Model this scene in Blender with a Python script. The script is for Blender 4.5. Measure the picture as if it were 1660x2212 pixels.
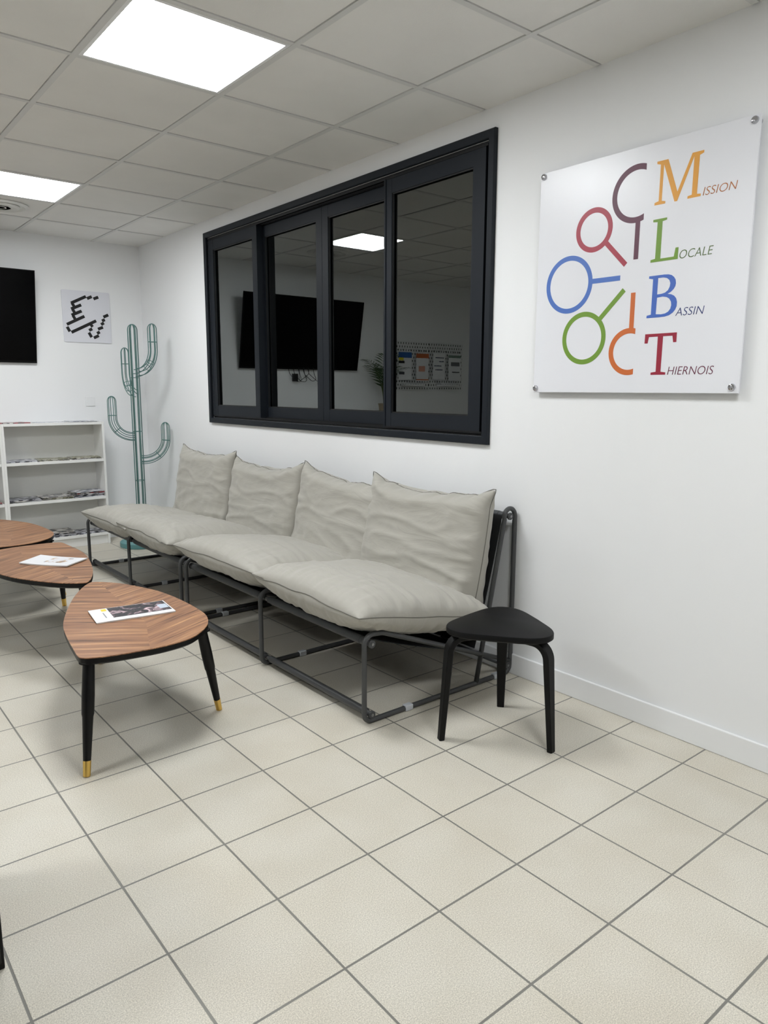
import bpy, bmesh, math, random
import numpy as np
from mathutils import Vector, Matrix, noise

for o in list(bpy.data.objects): bpy.data.objects.remove(o)
C = bpy.context.scene.collection
scene = bpy.context.scene

# ------------------------------------------------------------------ camera
CAM = Vector((-2.58351, -6.63117, 1.33986)); YAW, PITCH, ROLL = .68415, -.16633, .0036
FPX = 1576.22
fwd = Vector((math.sin(YAW)*math.cos(PITCH), math.cos(YAW)*math.cos(PITCH), math.sin(PITCH)))
rgt = Vector((math.cos(YAW), -math.sin(YAW), 0)); upv = rgt.cross(fwd)
r2 = rgt*math.cos(ROLL) + upv*math.sin(ROLL); u2 = -rgt*math.sin(ROLL) + upv*math.cos(ROLL)
cd = bpy.data.cameras.new('camera'); cam = bpy.data.objects.new('camera', cd); C.objects.link(cam)
M = Matrix.Identity(4)
for i in range(3):
    M[i][0] = r2[i]; M[i][1] = u2[i]; M[i][2] = -fwd[i]; M[i][3] = CAM[i]
cam.matrix_world = M
cd.sensor_fit = 'HORIZONTAL'; cd.sensor_width = 36.0; cd.lens = FPX/1660*36; cd.clip_start = 0.05
scene.camera = cam
# ------------------------------------------------------------------ world, exposure
w = bpy.data.worlds.new('world'); scene.world = w; w.use_nodes = True
w.node_tree.nodes['Background'].inputs[0].default_value = (.8, .85, .9, 1)
w.node_tree.nodes['Background'].inputs[1].default_value = 0.05
scene.view_settings.view_transform = 'Standard'; scene.view_settings.look = 'None'
scene.view_settings.gamma = 1; scene.view_settings.use_curve_mapping = False
scene.view_settings.exposure = 0.0
LIGHT_STRENGTH = 33.5
LIGHT_COLOR = (.957, .983, 1.0)
H = 2.577                                   # ceiling height
LX = [-1.3, -3.7]; LY = [-1.47, -3.87, -6.27]   # lit ceiling panels, a 2.4 m grid
W0, Y0 = .4027, .5713                       # first ceiling bars from the walls
XL, YF = -5.6, -9.0                         # far sides of the room (behind the camera)

# ------------------------------------------------------------------ helpers
def srgb(r, g, b):
    f = lambda c: (c/255/12.92) if c/255 <= .04045 else ((c/255+.055)/1.055)**2.4
    return (f(r), f(g), f(b), 1)
def mat(name, col, rough=.5, metal=0, spec=.5, bump=None, emit=None, var=None, sheen=0, coat=0):
    m = bpy.data.materials.new(name); m.use_nodes = True
    nt = m.node_tree; b = nt.nodes['Principled BSDF']
    b.inputs['Base Color'].default_value = col; b.inputs['Roughness'].default_value = rough
    b.inputs['Metallic'].default_value = metal; b.inputs['Specular IOR Level'].default_value = spec
    if sheen: b.inputs['Sheen Weight'].default_value = sheen
    if coat: b.inputs['Coat Weight'].default_value = coat
    if emit:
        b.inputs['Emission Color'].default_value = (*emit[0], 1); b.inputs['Emission Strength'].default_value = emit[1]
    tc = nt.nodes.new('ShaderNodeTexCoord')
    if bump:
        sc, st, dist = bump
        n = nt.nodes.new('ShaderNodeTexNoise'); n.inputs['Scale'].default_value = sc; n.inputs['Detail'].default_value = 4
        nt.links.new(tc.outputs['Object'], n.inputs['Vector'])
        bp = nt.nodes.new('ShaderNodeBump'); bp.inputs['Strength'].default_value = st; bp.inputs['Distance'].default_value = dist
        nt.links.new(n.outputs['Fac'], bp.inputs['Height']); nt.links.new(bp.outputs[0], b.inputs['Normal'])
    if var:
        sc, amt = var
        n = nt.nodes.new('ShaderNodeTexNoise'); n.inputs['Scale'].default_value = sc; n.inputs['Detail'].default_value = 5
        nt.links.new(tc.outputs['Object'], n.inputs['Vector'])
        r = nt.nodes.new('ShaderNodeMapRange'); r.inputs['From Min'].default_value = .3; r.inputs['From Max'].default_value = .7
        r.inputs['To Min'].default_value = 1-amt; r.inputs['To Max'].default_value = 1+amt*.5
        nt.links.new(n.outputs['Fac'], r.inputs['Value'])
        mx = nt.nodes.new('ShaderNodeMix'); mx.data_type = 'RGBA'; mx.blend_type = 'MULTIPLY'; mx.inputs['Factor'].default_value = 1
        mx.inputs['A'].default_value = col; nt.links.new(r.outputs[0], mx.inputs['B']); nt.links.new(mx.outputs['Result'], b.inputs['Base Color'])
    return m

def obj(name, bm, m, parent=None, smooth=False, auto=None):
    me = bpy.data.meshes.new(name); bm.normal_update(); bm.to_mesh(me); bm.free()
    o = bpy.data.objects.new(name, me); C.objects.link(o)
    if m:
        for mm in (m if isinstance(m, (list, tuple)) else [m]): me.materials.append(mm)
    if smooth:
        for p in me.polygons: p.use_smooth = True
        if auto is not None: me.set_sharp_from_angle(angle=math.radians(auto))
    if parent: o.parent = parent
    return o
def tag(o, label=None, cat=None, group=None, kind=None):
    if label: o['label'] = label
    if cat: o['category'] = cat
    if group: o['group'] = group
    if kind: o['kind'] = kind
    return o
def thing(name, label, cat, loc=(0, 0, 0), rz=0, group=None):
    o = bpy.data.objects.new(name, None); C.objects.link(o); o.empty_display_size = .1
    o.location = loc; o.rotation_euler = (0, 0, rz)
    return tag(o, label, cat, group)
def copy_tree(o, parent=None):
    c = o.copy(); C.objects.link(c)
    if parent: c.parent = parent
    for ch in list(KIDS.get(o.name, []) or [x for x in bpy.data.objects if x.parent == o]): copy_tree(ch, c)
    return c
KIDS = {}
def box(bm, x0, x1, y0, y1, z0, z1, mi=0):
    vs = [bm.verts.new(p) for p in ((x0,y0,z0),(x1,y0,z0),(x1,y1,z0),(x0,y1,z0),(x0,y0,z1),(x1,y0,z1),(x1,y1,z1),(x0,y1,z1))]
    for f in ((0,3,2,1),(4,5,6,7),(0,1,5,4),(1,2,6,5),(2,3,7,6),(3,0,4,7)):
        fc = bm.faces.new([vs[i] for i in f]); fc.material_index = mi
    return vs
def bev(bm, w, seg=2):
    bmesh.ops.bevel(bm, geom=list(bm.edges), offset=w, segments=seg, affect='EDGES', profile=.5)
    return bm
def boxbm(*a, bevel=0, seg=2):
    bm = bmesh.new(); box(bm, *a)
    if bevel: bev(bm, bevel, seg)
    return bm
def fillet(pts, r, n=6, lim=.49):
    """round the inner corners of a polyline"""
    P = [Vector(p) for p in pts]; out = [P[0]]
    for i in range(1, len(P)-1):
        rr = r[i] if isinstance(r, (list, tuple)) else r
        a = (P[i-1]-P[i]); b = (P[i+1]-P[i]); la, lb = a.length, b.length; a.normalize(); b.normalize()
        ang = a.angle(b)
        if ang > math.pi-1e-3 or rr <= 0: out.append(P[i]); continue
        d = min(rr/math.tan(ang/2), la*lim, lb*lim); rad = d*math.tan(ang/2)
        bis = (a+b).normalized(); c = P[i] + bis*(rad/math.sin(ang/2))
        s = P[i]+a*d - c; e = P[i]+b*d - c; tot = s.angle(e)
        ax = s.cross(e).normalized()
        for k in range(n+1):
            out.append(c + Matrix.Rotation(tot*k/n, 3, ax) @ s)
    out.append(P[-1]); return out
def tube(bm, pts, r, n=10, closed=False, caps=True, mi=0):
    P = [Vector(p) for p in pts]; N = len(P); rings = []
    rad = r if isinstance(r, (list, tuple)) else [r]*N
    def tan(i):
        if closed: return (P[(i+1) % N]-P[i-1]).normalized()
        return (P[min(i+1, N-1)]-P[max(i-1, 0)]).normalized()
    t0 = tan(0); ref = Vector((0, 0, 1)) if abs(t0.z) < .9 else Vector((1, 0, 0))
    nrm = t0.cross(ref).normalized()
    for i in range(N):
        t = tan(i)
        if i: nrm = (nrm - t*nrm.dot(t)).normalized()
        bn = t.cross(nrm)
        rings.append([bm.verts.new(P[i] + (nrm*math.cos(a)+bn*math.sin(a))*rad[i]) for a in (2*math.pi*k/n for k in range(n))])
    m = N if closed else N-1
    for i in range(m):
        A, B = rings[i], rings[(i+1) % N]
        sh = 0
        if closed and i == N-1:
            sh = min(range(n), key=lambda s: (A[0].co-B[s].co).length)
        for k in range(n):
            f = bm.faces.new((A[k], A[(k+1) % n], B[(k+1+sh) % n], B[(k+sh) % n])); f.material_index = mi; f.smooth = True
    if not closed and caps:
        bm.faces.new(rings[0][::-1]).material_index = mi; bm.faces.new(rings[-1]).material_index = mi
    return bm
def lathe(bm, prof, n=32, cx=0, cy=0, cz=0, axis='z'):
    rings = []
    def pt(r, h, a):
        x, y, z = r*math.cos(a), r*math.sin(a), h
        if axis == 'y': x, y, z = x, h, y
        if axis == 'x': x, y, z = h, x, y
        return (cx+x, cy+y, cz+z)
    for (r, h) in prof:
        rings.append([bm.verts.new(pt(max(r, 1e-5), h, 2*math.pi*k/n)) for k in range(n)])
    for A, B in zip(rings, rings[1:]):
        for k in range(n):
            f = bm.faces.new((A[k], A[(k+1) % n], B[(k+1) % n], B[k])); f.smooth = True
    bm.faces.new(rings[0][::-1]); bm.faces.new(rings[-1])
    bmesh.ops.recalc_face_normals(bm, faces=list(bm.faces))
    return bm
def prism(bm, outline, z0, z1, mi=0):
    """outline = [(x,y)...] counter clockwise, extruded along z"""
    a = [bm.verts.new((x, y, z0)) for x, y in outline]; b = [bm.verts.new((x, y, z1)) for x, y in outline]
    n = len(a)
    for i in range(n): bm.faces.new((a[i], a[(i+1) % n], b[(i+1) % n], b[i])).material_index = mi
    f1 = bm.faces.new(a[::-1]); f2 = bm.faces.new(b); f1.material_index = f2.material_index = mi
    return f1, f2
def catmull(P, n=6, closed=True):
    out = []; N = len(P)
    for i in range(N):
        p0, p1, p2, p3 = (Vector(P[(i+k-1) % N]) for k in range(4))
        for j in range(n):
            t = j/n
            out.append(.5*((2*p1)+(p2-p0)*t+(2*p0-5*p1+4*p2-p3)*t*t+(3*p1-p0-3*p2+p3)*t**3))
    return out

# ------------------------------------------------------------------ materials
M_WALL = mat('wall_paint', srgb(238, 239, 240), .75, bump=(220, .08, .002))
M_TRIM = mat('white_trim', srgb(236, 237, 238), .35)
M_METAL = mat('grey_painted_steel', srgb(70, 71, 72), .42, spec=.4)
M_SLEEVE = mat('dark_grey_sleeve', srgb(54, 56, 58), .55, bump=(300, .1, .001))
M_SLING = mat('black_woven_sling', srgb(20, 21, 22), .8, bump=(600, .2, .001))
M_BOLT = mat('steel_bolt', srgb(150, 150, 150), .35, metal=.9)
M_CLIP = mat('grey_plastic_clip', srgb(196, 200, 204), .5)
M_ALU = mat('anthracite_aluminium', srgb(22, 27, 34), .5, spec=.25, bump=(900, .05, .0005))
M_ALUD = mat('anthracite_shadow_gap', srgb(10, 11, 13), .5, spec=.3)
M_BLACK = mat('black_stained_wood', srgb(6, 6, 7), .5, spec=.22, bump=(60, .1, .0008))
M_BLACKP = mat('black_paint', srgb(6, 6, 7), .42, spec=.25)
M_BRASS = mat('brass', srgb(222, 186, 104), .28, metal=1)
M_SHELF = mat('white_melamine', srgb(238, 238, 236), .4)
M_BACK = mat('white_back_panel', srgb(226, 226, 222), .6)
M_CACTUS = mat('teal_green_wire', srgb(82, 120, 116), .42, spec=.5)
M_BASE = mat('teal_base', srgb(98, 150, 152), .5)
M_SCREEN = mat('black_screen', srgb(1, 1, 2), .2, spec=.12)
M_BEZEL = mat('black_bezel', srgb(4, 4, 5), .4, spec=.2)
M_SIGNW = mat('white_sign_acrylic', srgb(232, 233, 238), .3)
M_CHROME = mat('chrome_cap', srgb(190, 190, 195), .12, metal=1)
M_PLASTIC = mat('white_plastic', srgb(236, 237, 238), .35)
M_PICW = mat('picture_white', srgb(222, 223, 230), .35)
M_INK = mat('black_ink', srgb(12, 12, 13), .5)
M_TERRA = mat('beige_pot', srgb(176, 160, 138), .7)
M_LEAF = mat('palm_leaf', srgb(58, 86, 50), .5)
M_STEM = mat('palm_stem', srgb(96, 112, 62), .6)
M_CABLE = mat('white_cable', srgb(200, 200, 200), .5)

def fabric():
    m = mat('light_grey_fabric', srgb(168, 165, 156), .62, spec=.35, sheen=.25)
    nt = m.node_tree; b = nt.nodes['Principled BSDF']; tc = nt.nodes.new('ShaderNodeTexCoord')
    # fine creases: stretched noise in two scales
    n1 = nt.nodes.new('ShaderNodeTexNoise'); n1.inputs['Scale'].default_value = 7; n1.inputs['Detail'].default_value = 6; n1.inputs['Distortion'].default_value = 1.6
    n2 = nt.nodes.new('ShaderNodeTexNoise'); n2.inputs['Scale'].default_value = 700; n2.inputs['Detail'].default_value = 1
    mpw = nt.nodes.new('ShaderNodeMapping'); mpw.inputs['Scale'].default_value = (.45, 1.5, .8); mpw.inputs['Rotation'].default_value = (0, 0, .35)
    nt.links.new(tc.outputs['Object'], mpw.inputs['Vector']); nt.links.new(mpw.outputs[0], n1.inputs['Vector']); nt.links.new(tc.outputs['Object'], n2.inputs['Vector'])
    b1 = nt.nodes.new('ShaderNodeBump'); b1.inputs['Strength'].default_value = .3; b1.inputs['Distance'].default_value = .02
    b2 = nt.nodes.new('ShaderNodeBump'); b2.inputs['Strength'].default_value = .12; b2.inputs['Distance'].default_value = .001
    nt.links.new(n1.outputs['Fac'], b1.inputs['Height']); nt.links.new(n2.outputs['Fac'], b2.inputs['Height'])
    nt.links.new(b1.outputs[0], b2.inputs['Normal']); nt.links.new(b2.outputs[0], b.inputs['Normal'])
    return m
M_FABRIC = fabric()
M_SEAM = mat('seam_thread', srgb(112, 110, 103), .8)

def floor_mat():
    FX, FY, S = -1.08792, -5.10109, .3044
    m = mat('beige_floor_tiles', srgb(206, 201, 188), .42, spec=.35)
    nt = m.node_tree; N = nt.nodes; L = nt.links; b = N['Principled BSDF']
    tc = N.new('ShaderNodeTexCoord'); mp = N.new('ShaderNodeMapping'); L.new(tc.outputs['Object'], mp.inputs['Vector'])
    mp.inputs['Location'].default_value = (-FX/S, -FY/S, 0); mp.inputs['Scale'].default_value = (1/S, 1/S, 1)
    sep = N.new('ShaderNodeSeparateXYZ'); L.new(mp.outputs[0], sep.inputs[0])
    def math_(op, a, b_=None, c=None):
        n = N.new('ShaderNodeMath'); n.operation = op
        for i, v in enumerate((a, b_, c)):
            if v is None: continue
            if hasattr(v, 'links'): L.new(v, n.inputs[i])
            else: n.inputs[i].default_value = v
        return n.outputs[0]
    ds = []
    wob = N.new('ShaderNodeTexNoise'); wob.inputs['Scale'].default_value = 5; L.new(tc.outputs['Object'], wob.inputs['Vector'])
    for ax in (0, 1):
        fr = math_('FRACT', sep.outputs[ax]); e = math_('MINIMUM', fr, math_('SUBTRACT', 1.0, fr)); ds.append(e)
    d = math_('MINIMUM', ds[0], ds[1])
    wd = math_('ADD', math_('MULTIPLY', wob.outputs['Fac'], .006), .0045)
    mr = N.new('ShaderNodeMapRange'); mr.interpolation_type = 'SMOOTHSTEP'; L.new(d, mr.inputs['Value'])
    L.new(wd, mr.inputs['From Min']); L.new(math_('ADD', wd, .005), mr.inputs['From Max'])
    # per tile tint
    fl = N.new('ShaderNodeVectorMath'); fl.operation = 'FLOOR'; L.new(mp.outputs[0], fl.inputs[0])
    wn = N.new('ShaderNodeTexWhiteNoise'); wn.noise_dimensions = '2D'; L.new(fl.outputs[0], wn.inputs['Vector'])
    n1 = N.new('ShaderNodeTexNoise'); n1.inputs['Scale'].default_value = 330; n1.inputs['Detail'].default_value = 3; L.new(tc.outputs['Object'], n1.inputs['Vector'])
    n2 = N.new('ShaderNodeTexNoise'); n2.inputs['Scale'].default_value = 3.5; n2.inputs['Detail'].default_value = 6; L.new(tc.outputs['Object'], n2.inputs['Vector'])
    cr = N.new('ShaderNodeValToRGB'); cr.color_ramp.elements[0].position = .3; cr.color_ramp.elements[1].position = .7
    cr.color_ramp.elements[0].color = srgb(184, 179, 167); cr.color_ramp.elements[1].color = srgb(232, 227, 214)
    L.new(n1.outputs['Fac'], cr.inputs[0])
    cr2 = N.new('ShaderNodeValToRGB'); cr2.color_ramp.elements[0].position = .35; cr2.color_ramp.elements[1].position = .65
    cr2.color_ramp.elements[0].color = (.93, .915, .89, 1); cr2.color_ramp.elements[1].color = (1, 1, 1, 1); L.new(n2.outputs['Fac'], cr2.inputs[0])
    def mul(a, bb, f=1.0):
        mx = N.new('ShaderNodeMix'); mx.data_type = 'RGBA'; mx.blend_type = 'MULTIPLY'; mx.inputs['Factor'].default_value = f
        L.new(a, mx.inputs['A']); L.new(bb, mx.inputs['B']); return mx.outputs['Result']
    t = math_('ADD', math_('MULTIPLY', wn.outputs['Value'], .05), .96)
    comb = N.new('ShaderNodeCombineColor'); [L.new(t, comb.inputs[i]) for i in range(3)]
    col = mul(mul(cr.outputs[0], cr2.outputs[0]), comb.outputs[0])
    gr = N.new('ShaderNodeValToRGB'); gr.color_ramp.elements[0].color = srgb(92, 91, 88); gr.color_ramp.elements[1].color = srgb(150, 148, 140)
    L.new(wob.outputs['Fac'], gr.inputs[0])
    mx = N.new('ShaderNodeMix'); mx.data_type = 'RGBA'; L.new(mr.outputs[0], mx.inputs['Factor']); L.new(gr.outputs[0], mx.inputs['A']); L.new(col, mx.inputs['B'])
    L.new(mx.outputs['Result'], b.inputs['Base Color'])
    bp = N.new('ShaderNodeBump'); bp.inputs['Strength'].default_value = .5; bp.inputs['Distance'].default_value = .002
    L.new(mr.outputs[0], bp.inputs['Height']); L.new(bp.outputs[0], b.inputs['Normal'])
    return m
M_FLOOR = floor_mat()
M_CTILE = mat('ceiling_tile', srgb(230, 229, 226), .9, bump=(420, .25, .002), var=(2.2, .05))
M_CBAR = mat('ceiling_bar', srgb(212, 212, 210), .5)

def wood():
    """walnut veneer: two book-matched fields meeting along a bent seam"""
    m = mat('walnut_veneer', srgb(150, 100, 70), .38, spec=.4)
    nt = m.node_tree; N = nt.nodes; L = nt.links; b = N['Principled BSDF']
    tc = N.new('ShaderNodeTexCoord')
    def grain(ang, off):
        mp = N.new('ShaderNodeMapping'); mp.vector_type = 'TEXTURE'; mp.inputs['Rotation'].default_value = (0, 0, ang); mp.inputs['Location'].default_value = (off, off, 0)
        L.new(tc.outputs['Object'], mp.inputs['Vector'])
        sc = N.new('ShaderNodeMapping'); sc.inputs['Scale'].default_value = (2.6, 70, 1); L.new(mp.outputs[0], sc.inputs['Vector'])
        n = N.new('ShaderNodeTexNoise'); n.inputs['Scale'].default_value = 1.0; n.inputs['Detail'].default_value = 5; n.inputs['Roughness'].default_value = .62; n.inputs['Distortion'].default_value = .35
        L.new(sc.outputs[0], n.inputs['Vector'])
        sc2 = N.new('ShaderNodeMapping'); sc2.inputs['Scale'].default_value = (9, 620, 1); L.new(mp.outputs[0], sc2.inputs['Vector'])
        n2 = N.new('ShaderNodeTexNoise'); n2.inputs['Scale'].default_value = 1.0; n2.inputs['Detail'].default_value = 2; L.new(sc2.outputs[0], n2.inputs['Vector'])
        a = N.new('ShaderNodeMath'); a.operation = 'MULTIPLY_ADD'; a.inputs[1].default_value = .35; L.new(n2.outputs['Fac'], a.inputs[0]); L.new(n.outputs['Fac'], a.inputs[2])
        return a.outputs[0]
    A1 = math.atan2(-.161, .227); A2 = math.atan2(.047, .099)
    g1, g2 = grain(A1, .3), grain(A2, 1.7)
    # side test against the seam (0.04,-0.109) -> bottom (-0.051,-0.374) and -> tip (0.085,0.607), in local coordinates
    sp = N.new('ShaderNodeSeparateXYZ'); L.new(tc.outputs['Object'], sp.inputs[0])
    def half(x0, y0, x1, y1):
        dx, dy = x1-x0, y1-y0
        a = N.new('ShaderNodeMath'); a.operation = 'MULTIPLY_ADD'; L.new(sp.outputs[0], a.inputs[0]); a.inputs[1].default_value = dy; a.inputs[2].default_value = -x0*dy + y0*dx
        c = N.new('ShaderNodeMath'); c.operation = 'MULTIPLY_ADD'; L.new(sp.outputs[1], c.inputs[0]); c.inputs[1].default_value = -dx; L.new(a.outputs[0], c.inputs[2])
        g = N.new('ShaderNodeMath'); g.operation = 'GREATER_THAN'; g.inputs[1].default_value = 0; L.new(c.outputs[0], g.inputs[0]); return g.outputs[0]
    up_ = half(.04, -.109, .093, .607); dn = half(-.051, -.374, .04, -.109)
    ysel = N.new('ShaderNodeMath'); ysel.operation = 'GREATER_THAN'; L.new(sp.outputs[1], ysel.inputs[0]); ysel.inputs[1].default_value = -.109
    s = N.new('ShaderNodeMix'); L.new(ysel.outputs[0], s.inputs['Factor']); L.new(dn, s.inputs['A']); L.new(up_, s.inputs['B'])
    g = N.new('ShaderNodeMix'); L.new(s.outputs['Result'], g.inputs['Factor']); L.new(g1, g.inputs['A']); L.new(g2, g.inputs['B'])
    cr = N.new('ShaderNodeValToRGB'); e = cr.color_ramp.elements
    e[0].position = .50; e[0].color = srgb(82, 56, 40); e[1].position = .86; e[1].color = srgb(196, 150, 106)
    x = e.new(.59); x.color = srgb(134, 94, 68); x = e.new(.68); x.color = srgb(152, 108, 78); x = e.new(.77); x.color = srgb(166, 122, 88)
    L.new(g.outputs['Result'], cr.inputs[0]); L.new(cr.outputs[0], b.inputs['Base Color'])
    return m
M_WOOD = wood()

def glass():
    m = bpy.data.materials.new('dark_window_glass'); m.use_nodes = True; nt = m.node_tree; N = nt.nodes; L = nt.links
    N.remove(N['Principled BSDF']); out = N['Material Output']
    tr = N.new('ShaderNodeBsdfTransparent'); tr.inputs[0].default_value = (.78, .80, .80, 1)
    gl = N.new('ShaderNodeBsdfGlossy'); gl.inputs['Roughness'].default_value = 0.0; gl.inputs['Color'].default_value = (.95, 1, .98, 1)
    fr = N.new('ShaderNodeFresnel'); fr.inputs['IOR'].default_value = 2.3
    mx = N.new('ShaderNodeMixShader'); L.new(fr.outputs[0], mx.inputs[0]); L.new(tr.outputs[0], mx.inputs[1]); L.new(gl.outputs[0], mx.inputs[2])
    L.new(mx.outputs[0], out.inputs[0]); return m
M_GLASS = glass()
# ================================================================== ROOM
def structure(name, bm, m, parent=None, **k):
    o = obj(name, bm, m, parent, **k); o['kind'] = 'structure'; return o
structure('floor', boxbm(XL, .0, YF, 0, -.05, 0), M_FLOOR)
WY0, WY1, WZ0, WZ1 = -4.215, -1.365, 1.12, 2.448     # opening in the right wall
bm = bmesh.new()
box(bm, 0, .14, YF, WY0, 0, H+.1); box(bm, 0, .14, WY1, 0, 0, H+.1)
box(bm, 0, .14, WY0, WY1, 0, WZ0); box(bm, 0, .14, WY0, WY1, WZ1, H+.1)
structure('wall_right', bm, M_WALL)
structure('wall_back', boxbm(XL, .14, 0, .12, 0, H+.1), M_WALL)
structure('wall_left', boxbm(XL-.12, XL, YF, .12, 0, H+.1), M_WALL)
structure('wall_front', boxbm(XL-.12, .14, YF-.12, YF, 0, H+.1), M_WALL)
# baseboards
structure('baseboard_right', boxbm(-.013, -.0005, YF, -.0005, 0, .1, bevel=.004), M_TRIM)
structure('baseboard_back', boxbm(XL, -.014, -.013, -.0005, 0, .1, bevel=.004), M_TRIM)
# the unlit room behind the window, its darkness put into the wall colour
bm = bmesh.new()
for b_ in ((2.6, 2.7, -6, .6, 0, 2.8), (.15, 2.7, -6.1, -6, 0, 2.8), (.15, 2.7, .6, .7, 0, 2.8), (.15, 2.7, -6, .6, 2.8, 2.9), (.15, 2.7, -6, .6, -.05, 0)): box(bm, *b_)
structure('wall_beyond', bm, mat('unlit_room_dark', srgb(52, 52, 52), .8))

# ceiling: tiles with a real reveal above the T bars
gx = [-W0-.6*i for i in range(0, 9)]; gx = [0.0] + [x for x in gx if x > XL+.05] + [XL]
gy = [0.0] + [-Y0-.6*i for i in range(0, 15) if -Y0-.6*i > YF+.05] + [YF]
lit = [(x, y) for x in LX for y in LY if x > -3 or y == -3.87]
# snap every lit panel to the cell that holds it
def cell(x, y):
    for a, b_ in zip(gx, gx[1:]):
        if b_ < x < a:
            for c, d in zip(gy, gy[1:]):
                if d < y < c: return (b_, a, d, c)
cells = [cell(x, y) for x, y in lit]
DIFF = cell(-1.3, -.87)
bm = bmesh.new(); g = .0138
for a, b_ in zip(gx, gx[1:]):
    for c, d in zip(gy, gy[1:]):
        if (b_, a, d, c) in cells: continue
        box(bm, b_+(g if b_ > XL else 0), a-(g if a < 0 else 0), d+(g if d > YF else 0), c-(g if c < 0 else 0), H+.003, H+.02)
bmesh.ops.recalc_face_normals(bm, faces=list(bm.faces))
structure('ceiling', bm, M_CTILE)
bm = bmesh.new()
for x in gx[1:-1]: box(bm, x-.012, x+.012, YF, 0, H-.0015, H+.03)
structure('trim_1', bm, M_CBAR)
bm = bmesh.new()
for y in gy[1:-1]:
    for a, b_ in zip(gx, gx[1:]): box(bm, b_+.0121, a-.0121, y-.012, y+.012, H-.001, H+.03)
structure('trim_2', bm, M_CBAR)
structure('ceiling_void', boxbm(XL-.12, .14, YF-.12, .12, H+.1, H+.14), M_WALL).name = 'ceiling_slab'

# lit ceiling panels
M_LIT = mat('lit_diffuser', (.9, .9, .9, 1), .5, emit=(LIGHT_COLOR, LIGHT_STRENGTH))
labels = {(-1.3, -3.87): 'large glowing square ceiling panel at top left above the coffee tables',
          (-1.3, -6.27): 'glowing square ceiling panel behind the camera', (-3.7, -3.87): 'glowing square ceiling panel far to the left, outside the photo',
          (-1.3, -1.47): 'glowing square ceiling panel nearer the back wall beside the round air vent'}
proto = None
for (x, y), (x0, x1, y0, y1) in zip(lit, cells):
    cx, cy = (x0+x1)/2, (y0+y1)/2
    lb = labels.get((x, y), 'glowing square ceiling panel outside the picture')
    if proto is None:
        t = thing('ceiling_light', lb, 'ceiling light', (cx, cy, H), 0, 'lit ceiling panels'); proto = t
        fb = bmesh.new(); h = .2875
        for q in ((-h, h, -h, -h+.014), (-h, h, h-.014, h), (-h, -h+.014, -h+.014, h-.014), (h-.014, h, -h+.014, h-.014)): box(fb, *q, -.001, .03)
        obj('frame', fb, M_TRIM, t)
        obj('diffuser', boxbm(-h+.0142, h-.0142, -h+.0142, h-.0142, .002, .01), M_LIT, t)
        KIDS[t.name] = list(t.children)
    else:
        t = copy_tree(proto); t.location = (cx, cy, H); t['label'] = lb
# round air diffuser
x0, x1, y0, y1 = DIFF
t = thing('air_vent', 'round white ceiling air vent with concentric rings near the back wall', 'air vent', ((x0+x1)/2, (y0+y1)/2, H))
M_VENT = mat('vent_white', srgb(214, 214, 210), .45)
bm = bmesh.new(); lathe(bm, [(.19, .002), (.19, -.004), (.165, -.012), (.15, -.002), (.146, -.002)], 48); obj('outer_ring', bm, M_VENT, t, smooth=True, auto=40)
for k, r in enumerate((.13, .095, .06)):
    bm = bmesh.new(); lathe(bm, [(r, .0), (r+.004, -.010), (r-.018, -.018), (r-.022, -.016)], 40); obj('cone_ring', bm, M_VENT, t, smooth=True, auto=40)

# ================================================================== WINDOW
win = bpy.data.objects.new('window_1', None); C.objects.link(win); win['kind'] = 'structure'
tag(win, 'wide black aluminium sliding window with four panes in the right wall', 'window')
oy0, oy1, oz0, oz1 = -4.256, -1.328, 1.082, 2.487
def ring(bm, y0, y1, z0, z1, wl, x0, x1, wb=None):
    """rectangular frame in the wall plane"""
    wb = wb or wl
    box(bm, x0, x1, y0, y0+wl, z0, z1); box(bm, x0, x1, y1-wl, y1, z0, z1)
    box(bm, x0, x1, y0+wl, y1-wl, z0, z0+wb); box(bm, x0, x1, y0+wl, y1-wl, z1-wb, z1)
def mitred(bm, y0, y1, z0, z1, wd, x0, x1, ch=.004):
    O = [(y0, z0), (y1, z0), (y1, z1), (y0, z1)]; s = [(1, 1), (-1, 1), (-1, -1), (1, -1)]
    prof = [(0, x1), (0, x0+ch), (ch, x0), (wd-ch, x0), (wd, x0+ch), (wd, x1)]   # (inset, x)
    for i in range(4):
        j = (i+1) % 4
        A = [bm.verts.new((x, O[i][0]+s[i][0]*d, O[i][1]+s[i][1]*d)) for d, x in prof]
        B = [bm.verts.new((x, O[j][0]+s[j][0]*d, O[j][1]+s[j][1]*d)) for d, x in prof]
        for k in range(5): bm.faces.new((A[k], B[k], B[k+1], A[k+1]))
        bm.faces.new((A[0], A[5], B[5], B[0]))
    bmesh.ops.recalc_face_normals(bm, faces=list(bm.faces))
bm = bmesh.new(); mitred(bm, oy0, oy1, oz0, oz1, .038, -.022, 0.001)
obj('outer_trim', bm, M_ALU, win)
bm = bmesh.new(); ring(bm, WY0+.0005, WY1-.0005, WZ0+.0005, WZ1-.0005, .008, .004, .135)
box(bm, -.006, -.002, WY0+.012, WY1-.012, WZ0+.012, WZ0+.022); box(bm, .036, .041, WY0+.012, WY1-.012, WZ0+.012, WZ0+.026)
box(bm, -.006, -.002, WY0+.012, WY1-.012, WZ1-.022, WZ1-.012); box(bm, .036, .041, WY0+.012, WY1-.012, WZ1-.026, WZ1-.012)
obj('frame_channel', bm, M_ALUD, win)
bm = bmesh.new()
for y in (-2.18, -3.42): box(bm, -.0225, -.0215, y-.018, y+.018, 1.094, 1.102)
obj('drain_slot', bm, M_INK, win)
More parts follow.
